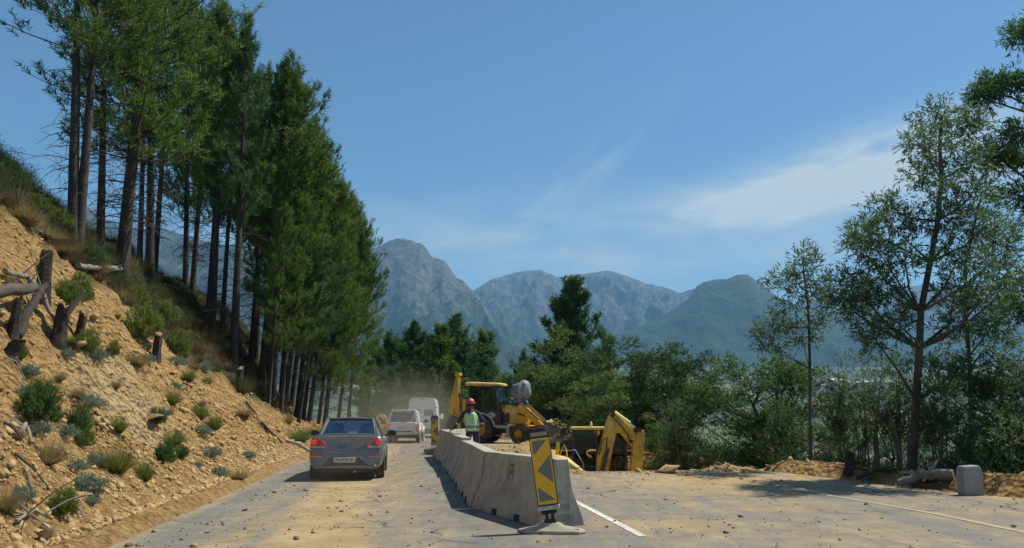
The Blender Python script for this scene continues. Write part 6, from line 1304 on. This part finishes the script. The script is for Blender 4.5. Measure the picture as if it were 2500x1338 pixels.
# ------------------------------------------------------------------ excavator in the pit (drawn from photo pixels at its own distance)
def excavator():
    Y=24.2; root=empty('excavator',(3.0,Y,-1.75),(0,0,0),'old yellow excavator sunk in the pit with its boom bent down','excavator'); inv=Matrix.Translation(Vector((-3.0,-Y,1.75)))
    yo=mat('scuffed_excavator_yellow',(.76,.48,.045),.45,noise=(3,.7,(.62,.36,.03)),dirt=((.15,.08,.03),.7,3.2)); L_=lambda px,py,dy=0:inv@P(px,py,Y+dy)
    def plate(px,dy0,dy1,name,m_,bev=.02,par=root):
        mb=MB(); a=[L_(x,y,0) for x,y in px]; mb.loft([[(v.x,v.y+dy0,v.z) for v in a],[(v.x,v.y+dy1,v.z) for v in a]]); return mb.build(name,m_,par,bevel=bev)
    # boom: lower limb, bend, upper limb
    plate([(1449,1188),(1472,1188),(1483,1130),(1497,1062),(1500,1055),(1508,1056),(1534,1086),(1541,1076),(1548,1060),(1536,1046),(1506,1016),(1497,1008),(1487,1010),(1478,1022),(1472,1045),(1466,1070),(1455,1112)],-.62,-.26,'boom',yo)
    plate([(1534,1050),(1548,1046),(1564,1050),(1566,1075),(1562,1108),(1560,1190),(1531,1190),(1534,1130),(1538,1085)],-.60,-.28,'dipper_arm',yo)
    cy=MB(); a,b=L_(1499,1008,-.44),L_(1536,1035,-.44); cy.cyl(a,b,.085,12); cy.build('arm_cylinder',mat('pale_cylinder_yellow',(.66,.50,.15),.5,dirt=((.2,.12,.05),.5,5)),root,smooth=50); r_=MB(); r_.cyl(b,L_(1554,1049,-.44),.045,10); r_.build('cylinder_rod',steel,root,smooth=50)
    k=MB(); k.cyl(L_(1553,1050,-.66),L_(1553,1050,-.2),.085,12); k.cyl(L_(1497,1012,-.66),L_(1497,1012,-.2),.07,12); k.cyl(L_(1541,1078,-.66),L_(1541,1078,-.2),.06,12); k.cyl(L_(1563,1049,-.64),L_(1563,1049,-.2),.06,10); k.build('pivot_pin',rusty,root,smooth=50)
    for dy in (-.80,-.12): c2=MB(); c2.cyl(L_(1462,1180,dy),L_(1478,1120,dy),.07,10); c2.cyl(L_(1478,1120,dy),L_(1486,1095,dy),.042,10); c2.build('boom_cylinder',dmach,root,smooth=50)
    hs=MB(); hs.tube([L_(1462,1112,-.64),L_(1470,1075,-.66),L_(1482,1068,-.66),L_(1480,1100,-.65),L_(1471,1122,-.64)],.018,6); hs.tube([L_(1488,1012,-.64),L_(1512,1034,-.68),L_(1534,1062,-.66),L_(1537,1080,-.65)],.02,6); hs.tube([L_(1535,1090,-.62),L_(1538,1105,-.66),L_(1545,1112,-.64)],.018,6); hs.build('hydraulic_hose',blackp,root)
    em=MB(); q=L_(1492.5,1036,-.622); em.lathe([(0,-.004),(.075,-.004),(.075,.004),(0,.004)],(0,0,0),'y',20); eo=em.build('boom_emblem',mat('white_roundel',(.66,.62,.58),.6),root); eo.location=q; eo.scale=(.75,1,1)
    er=MB(); er.lathe([(.034,-.002),(.05,-.002),(.05,.002),(.034,.002)],(0,0,0),'y',16,ring=True); er=er.build('roundel_ring',mat('red_ring',(.4,.08,.05),.6),eo); er.location=(0,-.005,0)
    # cab behind the boom
    exglass=glass_mat('dark_green_machine_glass',(.34,.47,.45),.03,mx=.25)
    F0,F1=.10,1.15
    fr=MB()
    for x,y0,y1 in ((1400,1048,1168),(1456,1048,1168),(1527,1046,1168)):
        for dy in (F0,F1): fr.tube([L_(x,y0,dy),L_(x+(3 if x>1500 else 0),y1,dy)],.045,6)
    for x0,x1,y in ((1400,1527,1047),(1400,1456,1140),(1400,1527,1168)):
        for dy in (F0,F1): fr.tube([L_(x0,y,dy),L_(x1,y,dy)],.05,6)
    fr.build('cab_frame',dmach,root,smooth=50)
    plate([(1398,1049),(1398,1044),(1404,1042.5),(1522,1042.5),(1528,1045),(1528,1049)],F0-.06,F1+.06,'cab_roof',ypale,.02)
    plate([(1452,1050),(1464,1050),(1466,1058),(1459,1066),(1455,1060)],F0-.03,F0+.04,'corner_post',yo,.01)
    def gl(px,dy,nm): mb=MB(); a=[L_(x,y,dy) for x,y in px]; mb.add([tuple(v) for v in a]+[(v.x,v.y+.008,v.z) for v in a],[(0,1,2,3),(7,6,5,4)]); mb.build(nm,exglass,root)
    gl([(1401,1138),(1454,1138),(1454,1050),(1401,1050)],F0,'side_window'); gl([(1459,1165),(1526,1165),(1525,1050),(1459,1050)],F0,'door_window'); gl([(1401,1165),(1526,1165),(1525,1050),(1401,1050)],F1,'far_window'); plate([(1403,1168),(1524,1168),(1524,1112),(1403,1112)],F1-.08,F1-.03,'cab_rear_panel',dmach,.005)
    plate([(1401,1140),(1455,1140),(1455,1172),(1401,1172)],F0-.01,F0+.03,'cab_side_panel',dmach,.005)
    st=MB(); st.box(tuple(L_(1440,1150,.6)),(.5,.5,.16)); st.box(tuple(L_(1422,1115,.6)),(.14,.5,.75)); st.build('seat',seatm,root,bevel=.04)
    lev=MB(); lev.tube([L_(1494,1165,.5),L_(1488,1135,.45),L_(1484,1120,.4)],.035,6); lev.build('orange_piece',mat('orange_piece_colour',(.5,.12,.04),.7),root)  # bent orange piece inside the cab, of no certain kind
    rl=MB(); rl.tube([L_(1398,1098,-.2),L_(1405,1099,-.2),L_(1424,1132,-.2),L_(1427,1165,-.2)],.018,6); rl.build('grab_rail',mat('grey_rail',(.4,.4,.4),.5),root); h=MB(); h.tube([L_(1455,1100,-.3),L_(1440,1100,-.3),L_(1433,1103,-.3),L_(1434,1110,-.3),L_(1443,1116,-.3)],.03,8); h.build('mirror_bracket',ypale,root,smooth=50)
    be=MB(); be.lathe([(0,0),(.05,0),(.03,.16),(0,.18)],tuple(L_(1443,1043,.4)),'z',12); be.build('roof_horn',ypale,root,smooth=50)
    # engine hood nearer the camera
    mb=MB(); secs=[]
    for dy,k in ((-1.75,.86),(-1.6,1.0),(-.75,1.0),(-.62,.96)):
        secs.append([inv@(P(x,y,Y)+Vector((0,dy,0)))*1.0 for x,y in [(1338,1190),(1338,1112+(1-k)*80),(1352,1106+(1-k)*60),(1380,1112+(1-k)*50),(1408,1134+(1-k)*40),(1424,1158+(1-k)*20),(1430,1190)]])
    mb.loft(secs); mb.build('engine_hood',ypale,root,bevel=.05,seg=3); se=MB(); q0,q1=L_(1398,1142,-1.765),L_(1420,1142,-1.765); se.tube([q0,q1],.012,5); se.build('hood_seam',dmach,root)
    ex=MB(); ex.tube([L_(1360,1110,-1.0),L_(1362,1080,-1.0)],.05,10); ex.tube([L_(1366,1112,-1.2),L_(1378,1085,-1.2),L_(1383,1100,-1.25),L_(1385,1122,-1.3)],.02,6); ex.build('exhaust_stack',yo,root,smooth=50)
    up=MB(); up.box((-.2,0,.95),(3.0,2.5,.5)); up.cyl((0,0,.45),(0,0,.72),.6,24); up.build('turntable_deck',yo,root,bevel=.03)
    for s in (-1,1):
        t=MB(); pr=[]
        for cxx,a0 in ((-1.4,90),(1.4,-90)):
            for a in range(0,181,30): pr.append((cxx+math.cos(R(a0+a))*.40,.40+math.sin(R(a0+a))*.40))
        t.prism(pr,'y',s*1.0-.25,s*1.0+.25); t.build('track',dmach,root,bevel=.02)
    bk=MB(); b0=L_(1546,1185,-.44); bk.box((b0.x-.35,b0.y,b0.z-.30),(.9,.9,.55)); bk.build('digging_bucket',worn,root,bevel=.12,seg=3)
excavator()
# ================================================================== THE WORKER (seen from behind)
def worker():
    fx,fy=-1.13,22.4; fz=float(surf(fx,fy)); root=empty('person',(fx,fy,fz),(0,0,R(-4)),'worker in red hard hat, green vest and navy overalls leaning on the barriers','person')
    navy=mat('navy_overalls',(.018,.024,.042),.9,noise=(8,1,(.030,.038,.062)),bump=(16,.8,.015)); skin=mat('brown_skin',(.16,.085,.05),.6); boot=mat('black_boots',(.02,.018,.016),.7); sil=mat('silver_reflective_tape',(.55,.57,.56),.35,dirt=((.35,.36,.32),.4,12)); vestm=mat('faded_green_vest',(.36,.56,.16),.8,noise=(6,1,(.46,.62,.24)),bump=(11,.7,.012)); red=mat('red_hard_hat',(.48,.022,.020),.32,coat=.4,dirt=((.3,.08,.06),.3,7)); hairm=mat('dark_hair',(.012,.01,.009),.9)
    # joints: x right, y ahead (away from the camera), z up
    J={'pel':(0,0,.94,.155,.115),'wai':(-.01,.01,1.10,.150,.110),'che':(-.03,.03,1.32,.185,.125),'clv':(-.05,.045,1.46,.13,.10),'nek':(-.055,.06,1.545,.060,.060),'hd0':(-.06,.075,1.60,.072,.080),'hd1':(-.065,.085,1.69,.078,.095),'hd2':(-.065,.085,1.775,.060,.075),
       'lsh':(-.24,.04,1.435,.075,.075),'lel':(-.40,.10,1.20,.053,.053),'lwr':(-.545,.20,1.00,.036,.034),'rsh':(.15,.035,1.44,.075,.075),'rel':(.335,-.015,1.20,.055,.055),'rwr':(.245,.13,1.075,.037,.035),
       'lhp':(-.10,0,.90,.105,.105),'lkn':(-.12,.03,.50,.070,.072),'lan':(-.13,-.02,.11,.050,.052),'lto':(-.145,.15,.05,.045,.04),'rhp':(.11,0,.90,.105,.105),'rkn':(.15,.05,.50,.070,.072),'ran':(.17,.0,.11,.050,.052),'rto':(.20,.17,.05,.045,.04)}
    E=[('pel','wai'),('wai','che'),('che','clv'),('clv','nek'),('nek','hd0'),('hd0','hd1'),('hd1','hd2'),('clv','lsh'),('lsh','lel'),('lel','lwr'),('clv','rsh'),('rsh','rel'),('rel','rwr'),('pel','lhp'),('lhp','lkn'),('lkn','lan'),('lan','lto'),('pel','rhp'),('rhp','rkn'),('rkn','ran'),('ran','rto')]
    pts=[];rad=[];ed=[]; nm={}
    def addp(k,p,r): nm[k]=len(pts); pts.append(p); rad.append(r)
    for k,v in J.items(): addp(k,v[:3],v[3:])
    ed+=[(nm[a],nm[b]) for a,b in E]
    def hand(w,d,side,thumb,curl,pre):
        """palm beyond the wrist and five bent fingers"""
        w=Vector(w); d=Vector(d).normalized(); side=Vector(side).normalized(); dn=Vector(curl).normalized()
        addp(pre+'pa',tuple(w+d*.055),(.036,.022)); ed.append((nm[pre+'wr'],nm[pre+'pa']))
        for i,(o,l) in enumerate(((.030,.072),(.010,.082),(-.011,.076),(-.031,.060))):
            a=w+d*.095+side*o; b=a+d*l*.5+dn*l*.15; c=b+d*l*.3+dn*l*.45
            for q,(p_,r_) in enumerate(((a,.0105),(b,.0095),(c,.008))): addp(f'{pre}f{i}{q}',tuple(p_),(r_,r_))
            ed.extend([(nm[pre+'pa'],nm[f'{pre}f{i}0']),(nm[f'{pre}f{i}0'],nm[f'{pre}f{i}1']),(nm[f'{pre}f{i}1'],nm[f'{pre}f{i}2'])])
        a=w+d*.035+Vector(thumb)*.034; b=a+d*.03+Vector(thumb)*.022; c=b+d*.028+dn*.01
        for q,(p_,r_) in enumerate(((a,.013),(b,.011),(c,.009))): addp(f'{pre}t{q}',tuple(p_),(r_,r_))
        ed.extend([(nm[pre+'pa'],nm[pre+'t0']),(nm[pre+'t0'],nm[pre+'t1']),(nm[pre+'t1'],nm[pre+'t2'])])
    hand(J['lwr'][:3],(-.75,.35,-.30),(.35,.75,0),(.45,.75,0),(0,0,-1),'l')
    hand(J['rwr'][:3],(-.55,.75,-.25),(0,.3,.9),(-.2,.2,.9),(-.8,-.3,-.2),'r')
    me=bpy.data.meshes.new('body_cage'); me.from_pydata(pts,ed,[]); o=bpy.data.objects.new('body_cage',me); col.objects.link(o)
    bm=bmesh.new(); bm.from_mesh(me); sl=bm.verts.layers.skin.verify(); bm.verts.ensure_lookup_table()
    for i,v in enumerate(bm.verts): v[sl].radius=rad[i]; v[sl].use_root=(i==nm['pel'])
    bm.to_mesh(me); bm.free()
    sk=o.modifiers.new('skin','SKIN'); sk.use_smooth_shade=True; sb=o.modifiers.new('sub','SUBSURF'); sb.levels=2; sb.render_levels=2
    bpy.context.view_layer.update(); dg=bpy.context.evaluated_depsgraph_get(); bmesh_=bpy.data.meshes.new_from_object(o.evaluated_get(dg)); bpy.data.objects.remove(o)
    bmesh_.name='body'; bmesh_.materials.clear(); body=link('body',bmesh_,root,[navy,skin,boot,sil])
    lw,rw=Vector(J['lwr'][:3]),Vector(J['rwr'][:3])
    for p in bmesh_.polygons:
        c=p.center; m_=0
        if c.z>1.535: m_=1
        elif c.z<.125: m_=2
        elif (c-lw).length<.17 and (c-lw).dot(Vector((-.75,.35,-.30)).normalized())>.0: m_=1
        elif (c-rw).length<.17 and (c-rw).dot(Vector((-.55,.75,-.25)).normalized())>.0: m_=1
        elif abs((c-Vector(J['lel'][:3])).dot((lw-Vector(J['lel'][:3])).normalized())-.06)<.03 and c.x<-.3 and c.z>.95: m_=3
        elif abs((c-Vector(J['rel'][:3])).dot((rw-Vector(J['rel'][:3])).normalized())-.06)<.03 and c.x>.2 and c.z>1.0: m_=3
        elif .30<c.z<.345: m_=3
        p.material_index=m_
    # face on the far side: nose, eyes, ears, mouth
    hc=Vector((-.065,.085,1.685)); f=MB(); f.tube([hc+Vector((0,.085,.03)),hc+Vector((0,.112,-.005)),hc+Vector((0,.095,-.02))],[.010,.016,.012],8)
    for s in (-1,1): f.lathe([(.0,-.006),(.022,-.004),(.026,.004),(0,.008)],tuple(hc+Vector((s*.082,-.005,-.005))),'x',12)
    f.build('nose_and_ears' if False else 'face',skin,root,smooth=60)
    for s in (-1,1): e=MB(); e.lathe([(.0,-.010),(.009,-.006),(.011,0),(.009,.006),(0,.010)],tuple(hc+Vector((s*.032,.085,.012))),'y',10); e.build('eye',mat('eye_white' if s<0 else 'eye_ball',(.5,.48,.45),.3),root,smooth=60)
    mo=MB(); mo.box(tuple(hc+Vector((0,.088,-.055))),(.045,.012,.012)); mo.build('mouth',mat('lip_skin',(.16,.06,.05),.6),root,bevel=.004)
    hr=MB(); hr.lathe([(.078,-.055),(.085,-.01),(.083,.03),(.06,.06)],tuple(hc+Vector((0,-.012,.0))),'z',18); hr.build('hair',hairm,root,smooth=60)
    # hard hat
    h=MB(); pr=[(.150,-.012),(.150,0)]+[(.134*math.cos(a),.006+.128*math.sin(a)) for a in np.linspace(0,1.45,9)]; hz=hc+Vector((0,-.004,.035)); h.lathe(pr,(0,0,0),'z',32); ho=h.build('hard_hat',red,root,smooth=50); ho.location=hz; ho.scale=(.93,1.08,1.0); ho.rotation_euler=(R(8),R(-4),0)
    rb=MB(); rb.tube([(0,-.125*math.cos(a),.014+.128*math.sin(a)) for a in np.linspace(.15,3.0,14)],.016,6); rb.build('ridge',red,ho,smooth=60); pk=MB(); pk.loft([[(-.10,.12,-.01),(.10,.12,-.01),(.07,.19,-.022),(-.07,.19,-.022)],[(-.10,.12,0),(.10,.12,0),(.07,.19,-.014),(-.07,.19,-.014)]]); pk.build('peak',red,ho)
    # vest: a shell round the torso, tape modelled as raised bands
    def ring(z,cx_,cy_,a,b,n=36,off=0): return [(cx_+(a+off)*abs(math.cos(t))**.8*(1 if math.cos(t)>0 else -1),cy_+(b+off)*abs(math.sin(t))**.8*(1 if math.sin(t)>0 else -1),z) for t in np.linspace(0,2*math.pi,n,endpoint=False)]
    lv=[(.93,.0,.0,.185,.150),(1.0,-.002,.003,.182,.148),(1.10,-.01,.012,.186,.150),(1.22,-.02,.022,.197,.155),(1.34,-.032,.034,.202,.155),(1.42,-.043,.042,.165,.138),(1.485,-.05,.05,.105,.10)]
    v=MB(); v.loft([ring(*l) for l in lv],cap=False); vo=v.build('reflective_vest',vestm,root,smooth=70); sd=vo.modifiers.new('thick','SOLIDIFY'); sd.thickness=.012; sd.offset=1
    def at(z):
        for a,b in zip(lv,lv[1:]):
            if a[0]<=z<=b[0]: t=(z-a[0])/(b[0]-a[0]); return [a[i]*(1-t)+b[i]*t for i in range(5)]
    for z in (.985,1.115):
        b=MB(); b.loft([ring(*at(z-.024),off=.014),ring(*at(z+.024),off=.014)],cap=False); bo=b.build('tape_band',sil,root,smooth=70); bo.modifiers.new('t','SOLIDIFY').thickness=.004
    dkg=mat('dark_green_trim',(.10,.20,.08),.8); z=1.05; b=MB(); b.loft([ring(*at(z-.022),off=.0135),ring(*at(z+.022),off=.0135)],cap=False); bo=b.build('trim_band',dkg,root,smooth=70); bo.modifiers.new('t','SOLIDIFY').thickness=.004
    for s in (-1,1):
        for fb in (-1,1):
            b=MB(); 
            def pt(z,xo):
                l=at(z); u=max(-.98,min(.98,(xo)/(l[3]+.014))); t=math.acos(abs(u)**(1/.8)); return (l[1]+xo,l[2]+fb*(l[4]+.016)*abs(math.sin(t))**.8,z)
            zs_=np.linspace(1.135,1.44,8); b.loft([[pt(z_,s*.055+s*.05*(1.44-z_)/.3),pt(z_,s*.095+s*.05*(1.44-z_)/.3)] for z_ in zs_],closed=False,cap=False); bo=b.build('tape_strap',sil,root,smooth=70); bo.modifiers.new('t','SOLIDIFY').thickness=.005
worker()
# ------------------------------------------------------------------ dust hanging round the queue of vehicles
def dust():
    m_=bpy.data.materials.new('hanging_dust'); m_.use_nodes=True; nt=m_.node_tree; N=nt.nodes; L=nt.links; N.remove(N['Principled BSDF'])
    v=N.new('ShaderNodeVolumePrincipled'); v.inputs['Color'].default_value=(.88,.80,.64,1); L.new(v.outputs[0],N['Material Output'].inputs['Volume'])
    tc=N.new('ShaderNodeTexCoord'); gr=N.new('ShaderNodeTexGradient'); gr.gradient_type='SPHERICAL'; L.new(tc.outputs['Object'],gr.inputs[0])
    nz=N.new('ShaderNodeTexNoise'); nz.inputs['Scale'].default_value=1.8; nz.inputs['Detail'].default_value=3; L.new(tc.outputs['Object'],nz.inputs[0])
    mr=N.new('ShaderNodeMapRange'); mr.inputs[1].default_value=.3; mr.inputs[2].default_value=.7; mr.inputs[3].default_value=.25; L.new(nz.outputs[0],mr.inputs[0])
    p=N.new('ShaderNodeMath'); p.operation='POWER'; L.new(gr.outputs['Fac'],p.inputs[0]); p.inputs[1].default_value=1.3
    m1=N.new('ShaderNodeMath'); m1.operation='MULTIPLY'; L.new(p.outputs[0],m1.inputs[0]); L.new(mr.outputs[0],m1.inputs[1])
    m2=N.new('ShaderNodeMath'); m2.operation='MULTIPLY'; L.new(m1.outputs[0],m2.inputs[0]); m2.inputs[1].default_value=.07; L.new(m2.outputs[0],v.inputs['Density'])
    mb=MB(); prof=[(math.sin(a),-math.cos(a)) for a in np.linspace(0.05,math.pi-.05,14)]; mb.lathe(prof,(0,0,0),'z',28); o=mb.build('dust',m_,smooth=80); o.location=(-6.4,47,.6); o.scale=(5.2,15,4.4); tag(o,kind='stuff')
    o2=o.copy(); col.objects.link(o2); o2.location=(-4.4,21,.1); o2.scale=(2.6,7.0,1.3)
scn.cycles.volume_step_rate=1.0
dust()
